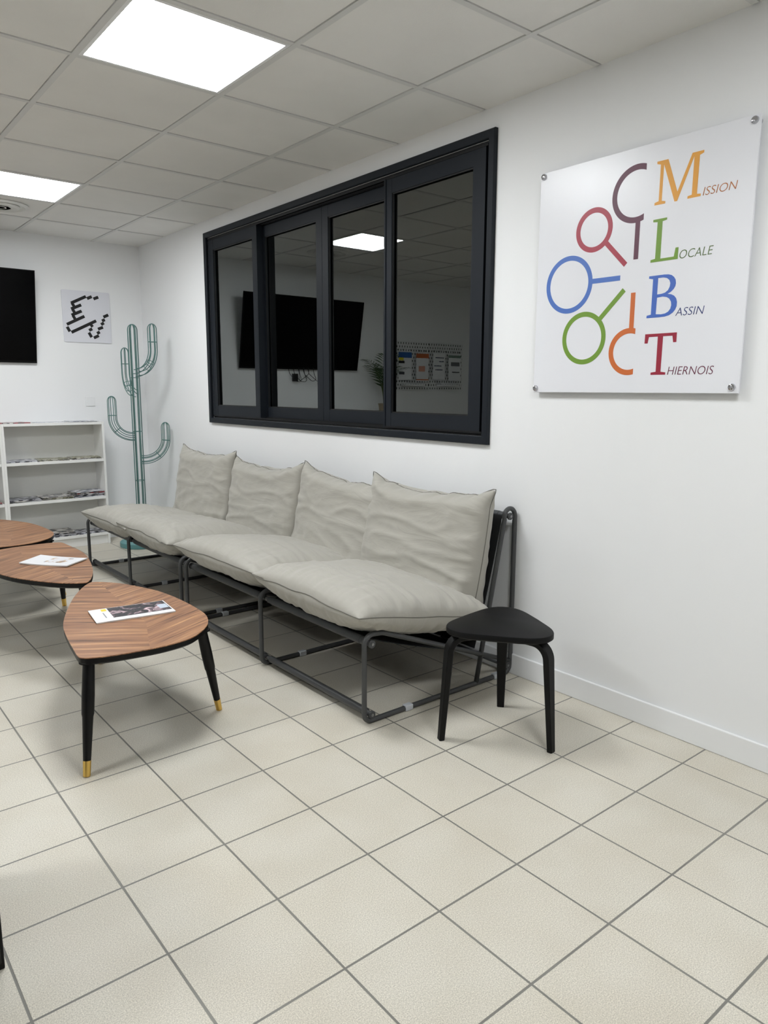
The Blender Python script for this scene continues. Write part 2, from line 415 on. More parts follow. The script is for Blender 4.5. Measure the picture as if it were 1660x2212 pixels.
def sash(y0, y1, x0, lw, rw):
    """x0 = room face; lw/rw = stile widths on the far (left in view, +y) and near (-y) side"""
    z0, z1 = WZ0+.016, WZ1-.016; tb, d = .078, .042
    bm = bmesh.new()
    box(bm, x0, x0+d, y1-lw, y1, z0, z1); box(bm, x0, x0+d, y0, y0+rw, z0, z1)
    box(bm, x0+.0008, x0+d, y0+rw, y1-lw, z0, z0+tb); box(bm, x0+.0008, x0+d, y0+rw, y1-lw, z1-tb, z1)
    s = obj('sash', bm, M_ALU, win)
    bm = bmesh.new(); a, b_, c, e = y0+rw, y1-lw, z0+tb, z1-tb
    for q in ((a, a+.006, c, e), (b_-.006, b_, c, e), (a+.006, b_-.006, c, c+.006), (a+.006, b_-.006, e-.006, e)): box(bm, x0+.005, x0+.012, *q)
    obj('gasket', bm, M_INK, s)
    obj('pane', boxbm(x0+.020, x0+.0205, a+.001, b_-.001, c+.001, e-.001), M_GLASS, s)
    obj('pane', boxbm(x0+.0385, x0+.039, a+.001, b_-.001, c+.001, e-.001), M_GLASS, s)
    return s
sash(-2.085, -1.378, -.004, .075, .048)
sash(-4.190, -3.478, -.004, .045, .078)
sash(-2.800, -2.040, .046, .078, .062)
sash(-3.520, -2.803, .046, .062, .078)
bm = bmesh.new(); box(bm, -.004, .046, -2.099, -2.086, WZ0+.016, WZ1-.016); obj('sash_edge_profile', bm, M_ALU, win)
bm = bmesh.new(); box(bm, -.008, .030, -3.477, -3.464, WZ0+.016, WZ1-.016); obj('sash_edge_profile', bm, M_ALU, win)

# ================================================================== LOGO SIGN
SY, SZ, SX = -4.98, 1.78, -.028              # sign centre; u runs towards -y
sign = thing('logo_sign', 'square white wall sign with coloured rings and the words MISSION LOCALE BASSIN THIERNOIS', 'sign', (SX, SY, SZ))
bm = boxbm(0, .008, -.449, .449, -.450, .450, bevel=.0015, seg=1); obj('panel', bm, M_SIGNW, sign)
for u, v in ((-.432, .434), (.430, .432), (-.436, -.432), (.424, -.428)):
    bm = bmesh.new(); lathe(bm, [(.0125, .027), (.0125, -.004), (.011, -.007), (.006, -.009)], 20, 0, -u, v, axis='x')
    obj('standoff_bolt', bm, M_CHROME, sign, smooth=True, auto=35)
def flat(name, polys, m, parent, plane, th=.0008, holes=()):
    """filled outlines printed on a vertical plane. plane maps (u,v,depth)->xyz"""
    cu = bpy.data.curves.new(name, 'CURVE'); cu.dimensions = '2D'; cu.fill_mode = 'BOTH'
    for P in list(polys)+list(holes):
        s = cu.splines.new('POLY'); s.points.add(len(P)-1); s.use_cyclic_u = True
        for p, q in zip(s.points, P): p.co = (q[0], q[1], 0, 1)
    o = bpy.data.objects.new('tmp', cu); C.objects.link(o); dg = bpy.context.evaluated_depsgraph_get()
    me = bpy.data.meshes.new_from_object(o.evaluated_get(dg)); bpy.data.objects.remove(o)
    bm = bmesh.new(); bm.from_mesh(me); bmesh.ops.remove_doubles(bm, verts=list(bm.verts), dist=1e-6)
    r = bmesh.ops.extrude_face_region(bm, geom=list(bm.faces))
    for v in r['geom']:
        if isinstance(v, bmesh.types.BMVert): v.co.z = th
    for v in bm.verts: v.co = Vector(plane(v.co.x, v.co.y, v.co.z))
    bmesh.ops.recalc_face_normals(bm, faces=list(bm.faces))
    return obj(name, bm, m, parent)
PS = lambda u, v, d: (-d, -u, v)
LM = [(.0853,.3801),(.1286,.3797),(.1715,.2608),(.2197,.3797),(.2618,.3797),(.2614,.3715),(.2474,.3667),(.2458,.2393),(.2604,.2375),(.2598,.2293),(.2115,.2293),(.2118,.2376),(.2271,.2399),(.2273,.3683),(.1727,.2291),(.1626,.2291),(.1128,.3663),(.1118,.2407),(.1265,.2374),(.1262,.2293),(.0838,.2293),(.0842,.2379),(.1001,.2418),(.1003,.3674),(.0859,.3716)]
LL = [(.0834,.1790),(.138,.1793),(.138,.1717),(.1208,.1688),(.1207,.0381),(.1739,.0385),(.1791,.0688),(.1902,.0686),(.1898,.0283),(.0818,.0283),(.0818,.0372),(.1,.0399),(.1015,.1685),(.0834,.1709)]
LT = [(.0788,-.2310),(.2064,-.2306),(.2064,-.265),(.1941,-.2653),(.1899,-.2417),(.1525,-.2416),(.1509,-.371),(.1707,-.3735),(.1707,-.382),(.1109,-.382),(.1109,-.3737),(.1314,-.3707),(.1314,-.2419),(.0944,-.2419),(.0908,-.2653),(.078,-.2651)]
LB = [(.0809,-.0204),(.118,-.0204),(.142,-.0204),(.158,-.0216),(.17,-.0251),(.1803,-.0328),(.1873,-.0432),(.1894,-.0557),(.1877,-.066),(.1816,-.076),(.1715,-.0847),(.1591,-.0906),(.1731,-.0932),(.1853,-.0992),(.1938,-.1088),(.1983,-.1225),(.1979,-.1374),(.1929,-.1494),(.1839,-.1594),(.1706,-.1673),(.153,-.1711),(.1289,-.172),(.0794,-.172),(.0799,-.163),(.0969,-.1601),(.0975,-.0325),(.0805,-.0289)]
LBh = [[(.1177,-.0303),(.1388,-.0304),(.153,-.0341),(.1634,-.0423),(.1676,-.0534),(.1661,-.0656),(.1601,-.0774),(.1487,-.0852),(.135,-.0883),(.1172,-.089)],
       [(.1177,-.1005),(.1397,-.0986),(.1559,-.1015),(.1673,-.1082),(.175,-.1196),(.1769,-.1322),(.1739,-.1444),(.1657,-.1544),(.1542,-.1598),(.1382,-.1617),(.1164,-.1601)]]
INK = lambda n, *c: mat(n, srgb(*c), .45)
for P, Hh, c, nm in ((LM, (), (226, 160, 62), 'orange'), (LL, (), (112, 150, 50), 'green'), (LB, LBh, (66, 104, 188), 'blue'), (LT, (), (152, 28, 54), 'red')):
    tag(flat('capital_letter', [P], INK(nm+'_print', *c), sign, PS, holes=Hh), 'large %s serif capital letter' % nm)
def arc_band(cu, cv, ro, ri, a0=None, a1=None, n=72):
    if a0 is None:
        return [[(cu+ro*math.cos(2*math.pi*k/n), cv+ro*math.sin(2*math.pi*k/n)) for k in range(n)]], [[(cu+ri*math.cos(2*math.pi*k/n), cv+ri*math.sin(2*math.pi*k/n)) for k in range(n)]]
def cut_ring(cu, cv, ro, ri, ue):
    """ring clipped to u < ue (open to the right)"""
    def ang(r): return math.acos(max(-1, min(1, (ue-cu)/r)))
    ao, ai = ang(ro), ang(ri); n = 60
    out = [(cu+ro*math.cos(ao+(2*math.pi-2*ao)*k/n), cv+ro*math.sin(ao+(2*math.pi-2*ao)*k/n)) for k in range(n+1)]
    inn = [(cu+ri*math.cos(ai+(2*math.pi-2*ai)*k/n), cv+ri*math.sin(ai+(2*math.pi-2*ai)*k/n)) for k in range(n+1)]
    return [out+inn[::-1]]
def stick(p, q, w_=.019):
    a, b_ = Vector(p), Vector(q); d = (b_-a).normalized(); n = Vector((-d.y, d.x))*w_/2
    return [tuple(a+n), tuple(a-n), tuple(b_-n), tuple(b_+n)]
rings = [('purple', (92, 44, 66), (.0077, .286, .1045, .0838), .0425, ((.0198, .190), (.0191, .0487))),
         ('crimson', (166, 54, 72), (-.1737, .1843, .0845, .0645), None, ((-.1165, .129), (-.0231, .0342))),
         ('blue', (76, 114, 190), (-.2836, -.0135, .1142, .0948), None, ((-.175, -.0115), (-.0435, -.0122))),
         ('green', (112, 150, 50), (-.200, -.2315, .1045, .085), None, ((-.130, -.1635), (-.023, -.0586))),
         ('orange', (204, 106, 48), (.0119, -.2925, .0892, .0689), .0355, ((.0174, -.212), (.0176, -.0729)))]
for nm, c, (cu_, cv_, ro, ri), ue, (p, q) in rings:
    if ue is None: P, Hh = arc_band(cu_, cv_, ro, ri)
    else: P, Hh = cut_ring(cu_, cv_, ro, ri, ue), []
    mm = INK(nm+'_ring_print', *c)
    o = tag(flat('ring_symbol', P, mm, sign, PS, holes=Hh), '%s %s with a straight handle' % (nm, 'ring' if ue is None else 'open ring'))
    flat('handle', [stick(p, q)], mm, o, PS, th=.0009)
def word(txt, u0, u1, v0, v1, m, parent, plane, shear=.2, name='word', off=-.012):
    cu = bpy.data.curves.new(name, 'FONT'); cu.body = txt; cu.size = 1; cu.shear = shear; cu.offset = off; cu.resolution_u = 4
    o = bpy.data.objects.new('tmp', cu); C.objects.link(o); dg = bpy.context.evaluated_depsgraph_get()
    me = bpy.data.meshes.new_from_object(o.evaluated_get(dg)); bpy.data.objects.remove(o)
    xs = [v.co.x for v in me.vertices]; ys = [v.co.y for v in me.vertices]; a, b_, c, d = min(xs), max(xs), min(ys), max(ys)
    bm = bmesh.new(); bm.from_mesh(me); r = bmesh.ops.extrude_face_region(bm, geom=list(bm.faces))
    for v in r['geom']:
        if isinstance(v, bmesh.types.BMVert): v.co.z = .0006
    for v in bm.verts:
        v.co = Vector(plane(u0+(v.co.x-a)/(b_-a)*(u1-u0), v0+(v.co.y-c)/(d-c)*(v1-v0), v.co.z))
    bmesh.ops.recalc_face_normals(bm, faces=list(bm.faces))
    return obj(name, bm, m, parent)
word('ISSION', .2675, .3884, .2288, .2562, INK('ission_print', 190, 122, 78), sign, PS)
word('OCALE', .196, .3205, .0278, .0572, INK('ocale_print', 88, 112, 62), sign, PS)
word('ASSIN', .195, .304, -.172, -.1438, INK('assin_print', 52, 66, 122), sign, PS)
word('HIERNOIS', .1785, .3545, -.3826, -.353, INK('hiernois_print', 104, 30, 62), sign, PS)

# ================================================================== PICTURE ON THE BACK WALL
pic = thing('wall_picture', 'square white picture of a pixel hand drawing on the back wall', 'picture', (-.485, -.001, 1.945))
out = []
for sx, sz in ((1, 1), (-1, 1), (-1, -1), (1, -1)):
    a0 = {(1, 1): 0, (-1, 1): 90, (-1, -1): 180, (1, -1): 270}[(sx, sz)]
    for k in range(6):
        a = math.radians(a0+18*k); out.append((sx*.188+.012*math.cos(a), sz*.203+.012*math.sin(a)))
PP = lambda u, v, d: (u, -d, v)
flat('panel', [out], M_PICW, pic, PP, th=.008)
segs = [(-.1255,.1067,.0005,.1703),(.0092,.1535,.0496,.1732),(.0632,.1548,.1048,.1727),(-.1187,.1091,-.0998,.0778),(-.1277,.0585,-.0428,.0973),(-.1163,.0574,-.0975,.024),(-.1272,.0076,-.0421,.047),(-.1159,.0054,-.0953,-.032),(-.1703,-.0711,-.0215,.0047),(-.1697,-.0903,-.1494,-.1289),(-.1364,-.135,.0749,-.0276),(.0264,-.0599,.042,-.0797),(.0104,-.1119,.037,-.0967),(.0074,-.1297,.0287,-.1681),(.0472,-.1732,.0903,-.1514),(.0764,-.1342,.1002,-.1201),(.0866,-.097,.1297,-.0789),(.115,-.0569,.14,-.0416),(.1249,-.0256,.1497,-.0132),(.1389,.0079,.1815,.0285)]
bm = bmesh.new()
for i, (a, b_, c, d) in enumerate(segs):
    q = stick((a, b_), (c, d), .0245); h = .0085 + .00008*i
    lo = [bm.verts.new((x, -.0075, z)) for x, z in q]; hi = [bm.verts.new((x, -h-.0003, z)) for x, z in q]
    for k in range(4): bm.faces.new((lo[k], lo[(k+1) % 4], hi[(k+1) % 4], hi[k]))
    bm.faces.new(hi)
bmesh.ops.recalc_face_normals(bm, faces=list(bm.faces))
obj('pixel_drawing', bm, M_INK, pic)
# blank wall plate
t = thing('wall_plate', 'small blank white square wall plate above the bookcase', 'wall plate', (-.5, -.001, 1.228))
obj('plate', boxbm(-.040, .040, -.008, 0, -.040, .040, bevel=.002), M_PLASTIC, t)
obj('rocker', boxbm(-.031, .031, -.0095, -.0082, -.031, .031), M_PLASTIC, t)

# ================================================================== TELEVISION
tv = thing('television', 'large black wall television tilted forward at the left edge on the back wall', 'television', (0, 0, 0))
TVW, TVH = 1.36, .742
root_top = Vector((-.918, -.158, 2.268)); root_bot = Vector((-.918, -.028, 1.545))
ztv = (root_top-root_bot).normalized(); ntv = Vector((0, -ztv.z, ztv.y)).normalized()   # faces the room and down
def tvp(u, v, d): return Vector((root_bot.x-u, root_bot.y, root_bot.z)) + ztv*v + ntv*d
def tvbox(bm, u0, u1, v0, v1, d0, d1):
    vs = [bm.verts.new(tvp(*p)) for p in ((u0,v0,d0),(u1,v0,d0),(u1,v1,d0),(u0,v1,d0),(u0,v0,d1),(u1,v0,d1),(u1,v1,d1),(u0,v1,d1))]
    for f in ((0,3,2,1),(4,5,6,7),(0,1,5,4),(1,2,6,5),(2,3,7,6),(3,0,4,7)): bm.faces.new([vs[i] for i in f])
    bmesh.ops.recalc_face_normals(bm, faces=list(bm.faces)); return bm
LTV = (root_top-root_bot).length
obj('casing', tvbox(bmesh.new(), 0, TVW, 0, LTV, -.012, 0), M_BEZEL, tv)
obj('screen', tvbox(bmesh.new(), .008, TVW-.008, .018, LTV-.008, 0, .0015), M_SCREEN, tv)
bm = bmesh.new(); tvbox(bm, .15, TVW-.15, .22, LTV-.12, -.04, -.012); obj('electronics_housing', bm, M_BEZEL, tv)
bm = bmesh.new(); box(bm, -1.95, -1.25, -.02, -.001, 1.86, 1.90); box(bm, -1.86, -1.82, -.075, -.02, 1.86, 1.9); box(bm, -1.38, -1.34, -.075, -.02, 1.86, 1.9)
obj('wall_bracket', bm, M_BEZEL, tv)
bm = bmesh.new(); rnd = random.Random(4)
for k in range(5):
    x = -1.5-.06*k; pts = [(x, -.03, 1.6), (x-.02, -.03, 1.5), (x+rnd.uniform(-.08, .08), -.04, 1.44+rnd.uniform(-.03, .02)), (x+rnd.uniform(-.05, .15), -.03, 1.42), (x+.1, -.02, 1.5), (x+.12, -.02, 1.6)]
    tube(bm, fillet(pts, .05), .003, 6)
obj('cable_bundle', bm, mat('grey_cable', srgb(60, 60, 62), .5), tv)
bm = boxbm(-1.50, -1.44, -.03, -.001, 1.42, 1.5, bevel=.003); obj('cable_box', bm, M_INK, tv)
# ================================================================== BOOKCASES
def bookcase_mesh():
    t = thing('bookcase', '', 'bookcase')
    Wb, D, Hb, th = .80, .235, 1.06, .018
    obj('side_panel', boxbm(-Wb, -Wb+th, 0, D, 0, Hb, bevel=.001, seg=1), M_SHELF, t)
    obj('side_panel', boxbm(-th, 0, 0, D, 0, Hb, bevel=.001, seg=1), M_SHELF, t)
    obj('top_board', boxbm(-Wb+th+.0005, -th-.0005, .001, D, 1.038, 1.0595, bevel=.001, seg=1), M_SHELF, t)
    for z in (.745, .42): obj('shelf', boxbm(-Wb+th+.0005, -th-.0005, .003, D-.006, z-.023, z, bevel=.001, seg=1), M_SHELF, t)
    obj('bottom_shelf', boxbm(-Wb+th+.0005, -th-.0005, .001, D-.006, .078, .1, bevel=.001, seg=1), M_SHELF, t)
    obj('plinth', boxbm(-Wb+th+.0005, -th-.0005, .02, .035, 0, .0775), M_SHELF, t)
    obj('back_panel', boxbm(-Wb+.006, -.006, D-.0055, D-.001, .02, Hb-.004), M_BACK, t)
    return t
BY = -.2365
bc = bookcase_mesh(); KIDS[bc.name] = list(bc.children)
bc.location = (-.472, BY, 0); bc['label'] = 'white open bookcase holding magazine piles, left of the wire cactus'; bc['group'] = 'white bookcases along the back wall'
b2 = copy_tree(bc); b2.location = (-1.2725, BY, 0); b2['label'] = 'white bookcase cut off by the left edge of the photo'
b3 = copy_tree(bc); b3.location = (-2.073, BY, 0); b3['label'] = 'white bookcase under the potted palm, left of the photo'

# magazines: a thin cover + page block, each its own thing
def mag_mats():
    L_ = []
    for i, (a, b_, c) in enumerate([((60,62,66),(206,202,196),(150,146,140)), ((212,210,206),(140,140,144),(96,92,92)), ((150,60,66),(222,220,216),(70,66,70)), ((222,222,226),(84,92,112),(170,170,176)), ((150,146,120),(204,202,190),(96,98,80)), ((44,46,52),(190,190,196),(110,110,118)), ((226,226,228),(206,208,214),(186,188,196))]):
        m = mat('magazine_cover', srgb(*a), .35); nt = m.node_tree; b = nt.nodes['Principled BSDF']
        tc = nt.nodes.new('ShaderNodeTexCoord'); n = nt.nodes.new('ShaderNodeTexNoise'); n.inputs['Scale'].default_value = 13+3*i; n.inputs['Detail'].default_value = 2
        nt.links.new(tc.outputs['Object'], n.inputs['Vector']); cr = nt.nodes.new('ShaderNodeValToRGB'); e = cr.color_ramp.elements
        cr.color_ramp.interpolation = 'EASE'; e[0].position = .42; e[0].color = srgb(*a); e[1].position = .6; e[1].color = srgb(*b_); x = e.new(.5); x.color = srgb(*c)
        nt.links.new(n.outputs['Fac'], cr.inputs[0]); nt.links.new(cr.outputs[0], b.inputs['Base Color']); L_.append(m)
    return L_
MAGS = mag_mats()
M_PAPER = mat('paper_pages', srgb(226, 225, 222), .7)
mag_protos = []
def mag_proto(i, th):
    w_, d = .18, .238
    t = thing('magazine', '', 'magazine')
    bm = bmesh.new(); box(bm, -w_/2, w_/2, -d/2, d/2, .0006, th-.0007); obj('pages', bm, M_PAPER, t)
    bm = bmesh.new(); nx = 8
    for z0, z1 in ((0, .0005), (th-.0006, th)): box(bm, -w_/2-.001, w_/2+.001, -d/2-.001, d/2+.001, z0, z1)
    box(bm, -w_/2-.0016, -w_/2-.0011, -d/2, d/2, 0, th)
    obj('cover', bm, MAGS[i], t)
    KIDS[t.name] = list(t.children); return t
mp = [mag_proto(i, th) for i, th in enumerate((.005, .004, .006, .003, .005, .007, .003))]
mth = [.005, .004, .006, .003, .005, .007, .003]; used = [False]*len(mp)
def put_mag(kind, x, y, z, rz, label, group, tilt=0):
    t = mp[kind] if not used[kind] else copy_tree(mp[kind]); used[kind] = True
    t.location = (x, y, z); t.rotation_euler = (0, tilt, rz); t['label'] = label; t['group'] = group
    return z + mth[kind] + .0004
rnd = random.Random(11)
BYc = BY + .12
def pile(x, z, n, kinds, desc, group, rz0=math.pi/2, fwd=0):
    for k in range(n):
        pos = 'topmost of' if k == n-1 else 'within'
        z = put_mag(kinds[k % len(kinds)], x+rnd.uniform(-.012, .012), BYc-.004+fwd+rnd.uniform(-.01, .01), z, rz0+rnd.uniform(-.10, .10), '%s magazine %s %s' % (['dark', 'pale', 'reddish', 'white', 'olive', 'black', 'white'][kinds[k % len(kinds)]], pos, desc), group)
zt, z1, z2, z3 = 1.0602, .7455, .4205, .1005
R0 = math.pi/2
# top of the bookcase
for x, k, d in ((-1.17, [2], 'the left end of the bookcase top'), (-.90, [6], 'the middle of the bookcase top'), (-.63, [6, 3], 'the right end of the bookcase top')): pile(x, zt, len(k), k, 'the thin pile at '+d, 'magazines on top of the bookcase', R0)
def flatpile(x, z, kinds, desc, group, rz=R0):
    pile(x, z, len(kinds), kinds, desc, group, rz)
S1 = 'magazines on the upper shelf'; S2 = 'magazines on the middle shelf'; S3 = 'magazines on the bottom shelf'
flatpile(-1.128, z1, [5, 3], 'the far left end of the upper shelf', S1)
flatpile(-.875, z1, [4, 3, 4], 'the pile left of centre on the upper shelf', S1)
flatpile(-.622, z1, [1, 0, 4], 'the right pile on the upper shelf', S1)
flatpile(-1.128, z2, [3, 6, 0, 5], 'the left pile on the middle shelf', S2)
flatpile(-.875, z2, [4, 1, 4, 0, 1], 'the middle pile on the middle shelf', S2)
flatpile(-.622, z2, [6, 3, 5, 1, 5, 1, 2, 0, 3], 'the tall right pile on the middle shelf', S2)
flatpile(-1.128, z3, [6, 3, 6], 'the white papers on the left of the bottom shelf', S3)
flatpile(-.875, z3, [5, 1, 3, 1, 5, 3, 1, 0], 'the tall pile on the bottom shelf', S3)
flatpile(-.622, z3, [5, 5], 'the dark pair at the right end of the bottom shelf', S3)
# neighbour bookcase, a strip of it shows
z = z2
pilex = -1.425
flatpile(pilex, z2, [1, 2, 3], 'the pile on the bookcase cut by the left edge', 'magazines on the cut off bookcase')
for i, u in enumerate(used):
    if not u:
        for ch in KIDS[mp[i].name]: bpy.data.objects.remove(ch)
        bpy.data.objects.remove(mp[i])

# ================================================================== WIRE CACTUS
cx, cy = -.282, -.5
cac = thing('wire_cactus', 'teal green wire cactus stand with four arms in the corner behind the sofa', 'decoration', (cx, cy, 0))
bm = bmesh.new(); lathe(bm, [(.186, 0), (.190, .003), (.190, .038), (.186, .042)], 64); obj('round_base', bm, M_BASE, cac, smooth=True, auto=30)
def cage(path, r, rings_, nw=6, wr=.0036, dome=True, twist=.3):
    """wires running along a path at radius r, closing to a point at the end"""
    bm = bmesh.new(); P = [Vector(p) for p in path]; N = len(P)
    T = [(P[min(i+1, N-1)]-P[max(i-1, 0)]).normalized() for i in range(N)]
    ref = Vector((0, 0, 1)) if abs(T[0].z) < .9 else Vector((1, 0, 0))
    n0 = T[0].cross(ref).normalized(); fr = []
    for i in range(N):
        n0 = (n0 - T[i]*n0.dot(T[i])).normalized(); fr.append((n0.copy(), T[i].cross(n0)))
    L_ = [0]
    for i in range(1, N): L_.append(L_[-1]+(P[i]-P[i-1]).length)
    for k in range(nw):
        a = 2*math.pi*k/nw+twist; pts = [P[i]+(fr[i][0]*math.cos(a)+fr[i][1]*math.sin(a))*r for i in range(N)]
        if dome:
            e = P[-1]; d = fr[-1][0]*math.cos(a)+fr[-1][1]*math.sin(a)
            for j in range(1, 9):
                ph = math.pi/2*j/8; pts.append(e + d*(r*math.cos(ph)+.0) + T[-1]*(r*1.25*math.sin(ph)))
        tube(bm, pts, wr, 6)
    for s in rings_:
        i = min(range(N), key=lambda q: abs(L_[q]-s*L_[-1]))
        tube(bm, [P[i]+(fr[i][0]*math.cos(2*math.pi*k/20)+fr[i][1]*math.sin(2*math.pi*k/20))*r for k in range(20)], .0026, 5, closed=True)
    return bm
zt_ = [.03+i*(1.862-.045-.03)/60 for i in range(61)]
obj('trunk', cage([(0, 0, z) for z in zt_], .037, [(h-.03)/1.787 for h in (.09, .579, .997, 1.422)], wr=.0042), M_CACTUS, cac)
def arm(name, z0, ztop, reach, az, rings_, rb):
    c, s = math.cos(az), math.sin(az)
    pts = fillet([(c*.02, s*.02, z0), (c*reach, s*reach, z0), (c*reach, s*reach, ztop-.044)], rb, 16, .97)
    # densify
    out = []
    for a, b_ in zip(pts, pts[1:]):
        n = max(1, int((b_-a).length/.02))
        out += [a+(b_-a)*k/n for k in range(n)]
    out.append(pts[-1])
    obj('arm', cage(out, .0345, rings_), M_CACTUS, cac)
D = math.radians
arm('a', .94, 1.277, .192, D(180-20), (.38, .72), .155)
arm('b', .742, 1.057, .228, D(-20), (.36, .72), .18)
arm('c', 1.305, 1.683, .20, D(90), (.3, .42, .78), .20)
arm('d', 1.472, 1.862, .21, D(-64), (.3, .42, .78), .20)

# ================================================================== SOFA FRAMES
FXF, FXR = -.893, -.013      # front leg and rear upright
def side_frame_bm():
    bm = bmesh.new(); r = .011
    top = (-.050, .768); Rl = .036
    pts = [(-.022, .082), (-.82, .379), (FXF+.0, .36), (FXF, .0115), (FXR, .0115), (FXR, .5)]
    P = fillet([(x, 0, z) for x, z in [(-.022, .068), (-.80, .372), (FXF, .380), (FXF, .0115), (FXR, .0115), (FXR, .765)]], [0, .05, .045, .035, .045, 0], 7)
    # loop over the top
    for k in range(1, 13):
        a = math.radians(200*k/12); P.append(Vector((top[0]+Rl*math.cos(a), 0, top[1]+Rl*math.sin(a))))
    P.append(Vector((-.245, 0, .013)))
    tube(bm, P, r, 10); return bm
def bolt(parent, x, y, z, side):
    bm = bmesh.new(); s = side
    lathe(bm, [(.017, 0), (.017, s*.006), (.015, s*.008)], 20, x, y, z, axis='y'); a = obj('end_washer', bm, M_METAL, parent, smooth=True, auto=35)
    bm = bmesh.new(); lathe(bm, [(.0065, s*.008), (.0065, s*.010), (.003, s*.0105)], 14, x, y, z, axis='y'); obj('bolt_head', bm, M_BOLT, a, smooth=True, auto=35)
def sofa(ys, label):
    t = thing('sofa_frame', label, 'sofa frame', (0, 0, 0), 0, 'grey tube sofa frames along the right wall')
    bars = [(-.858, .336), (-.858, .036), (-.050, .768), (-.036, .047), (-.243, .150)]
    for i, y in enumerate(ys):
        f = obj('side_frame', side_frame_bm(), M_METAL, t); f.location.y = y
        for x in (-.66, -.112):
            obj('foot_clip', boxbm(x-.020, x+.020, y-.014, y+.014, .0005, .026, bevel=.004), M_CLIP, t)
    for a, b_ in zip(ys, ys[1:]):
        for k, (x, z) in enumerate(bars):
            bm = bmesh.new(); tube(bm, [(x, a+.002, z), (x, b_-.002, z)], .0115 if k < 4 else .009, 12)
            cb = obj('cross_bar', bm, M_METAL, t)
            if k in (0, 2):
                bm = bmesh.new(); y0, y1 = a+.03, b_-.03
                tube(bm, [(x, y0, z), (x, y0+.03, z), (x, y0+.031, z), (x, y1-.031, z), (x, y1-.03, z), (x, y1, z)], [.0165, .0165, .0180, .0180, .0165, .0165], 14)
                obj('fabric_sleeve', bm, M_SLEEVE, cb, smooth=True, auto=50)
            if k == 1:
                bm = bmesh.new(); tube(bm, [(x, a+.03, z), (x, b_-.03, z)], .0155, 14); obj('bar_sleeve', bm, M_METAL, cb, smooth=True, auto=50)
        # seat sling (sagging) and back sling with folded hem
        def sling(name, p0, p1, sag, y0, y1, th=.003, pleats=0):
            bm = bmesh.new(); nu, nv = 16, 24; top = []; bot = []
            d = Vector((p1[0]-p0[0], 0, p1[1]-p0[1])); nn = Vector((-d.z, 0, d.x)).normalized()
            for i in range(nu+1):
                s = i/nu; A = []; B = []
                for j in range(nv+1):
                    q = j/nv; y = y0+(y1-y0)*q
                    off = sag*4*s*(1-s)*(.35+.65*math.sin(math.pi*q)) + .003*math.sin(q*60)*pleats
                    p = Vector((p0[0], y, p0[1]))+d*s - nn*off
                    A.append(bm.verts.new(p)); B.append(bm.verts.new(p-nn*th))
                top.append(A); bot.append(B)
            for i in range(nu):
                for j in range(nv):
                    bm.faces.new((top[i][j], top[i+1][j], top[i+1][j+1], top[i][j+1])); bm.faces.new((bot[i][j], bot[i][j+1], bot[i+1][j+1], bot[i+1][j]))
            for i in range(nu):
                for j in (0, nv): bm.faces.new((top[i][j], top[i+1][j], bot[i+1][j], bot[i][j]))
            for j in range(nv):
                for i in (0, nu): bm.faces.new((top[i][j], top[i][j+1], bot[i][j+1], bot[i][j]))
            bmesh.ops.recalc_face_normals(bm, faces=list(bm.faces))
            return obj(name, bm, M_SLING, t, smooth=True, auto=50)
        sling('seat_sling', (-.858, .353), (-.243, .162), .028, a+.03, b_-.03)
        sling('back_sling', (-.066, .768), (-.228, .165), -.02, a+.03, b_-.03, pleats=1)
        for y, dy in ((a+.10, .05), (b_-.10, -.05)):
            bm = bmesh.new(); tube(bm, [(-.243, y, .15), (-.32, y+dy, .21)], .005, 6); tube(bm, [(-.243, y+dy*.4, .15), (-.30, y+dy*1.6, .20)], .005, 6)
            obj('strap', bm, M_SLING, t)
    for (x, z) in bars[:4]:
        bolt(t, x, ys[0]-.001, z, -1); bolt(t, x, ys[-1]+.001, z, 1)
    return t
sofa([-4.437, -3.615, -2.768], 'grey steel tube sofa frame nearer the camera beside the black stool')
sofa([-2.688, -1.862, -1.019], 'grey steel tube sofa frame farther away beside the wire cactus')

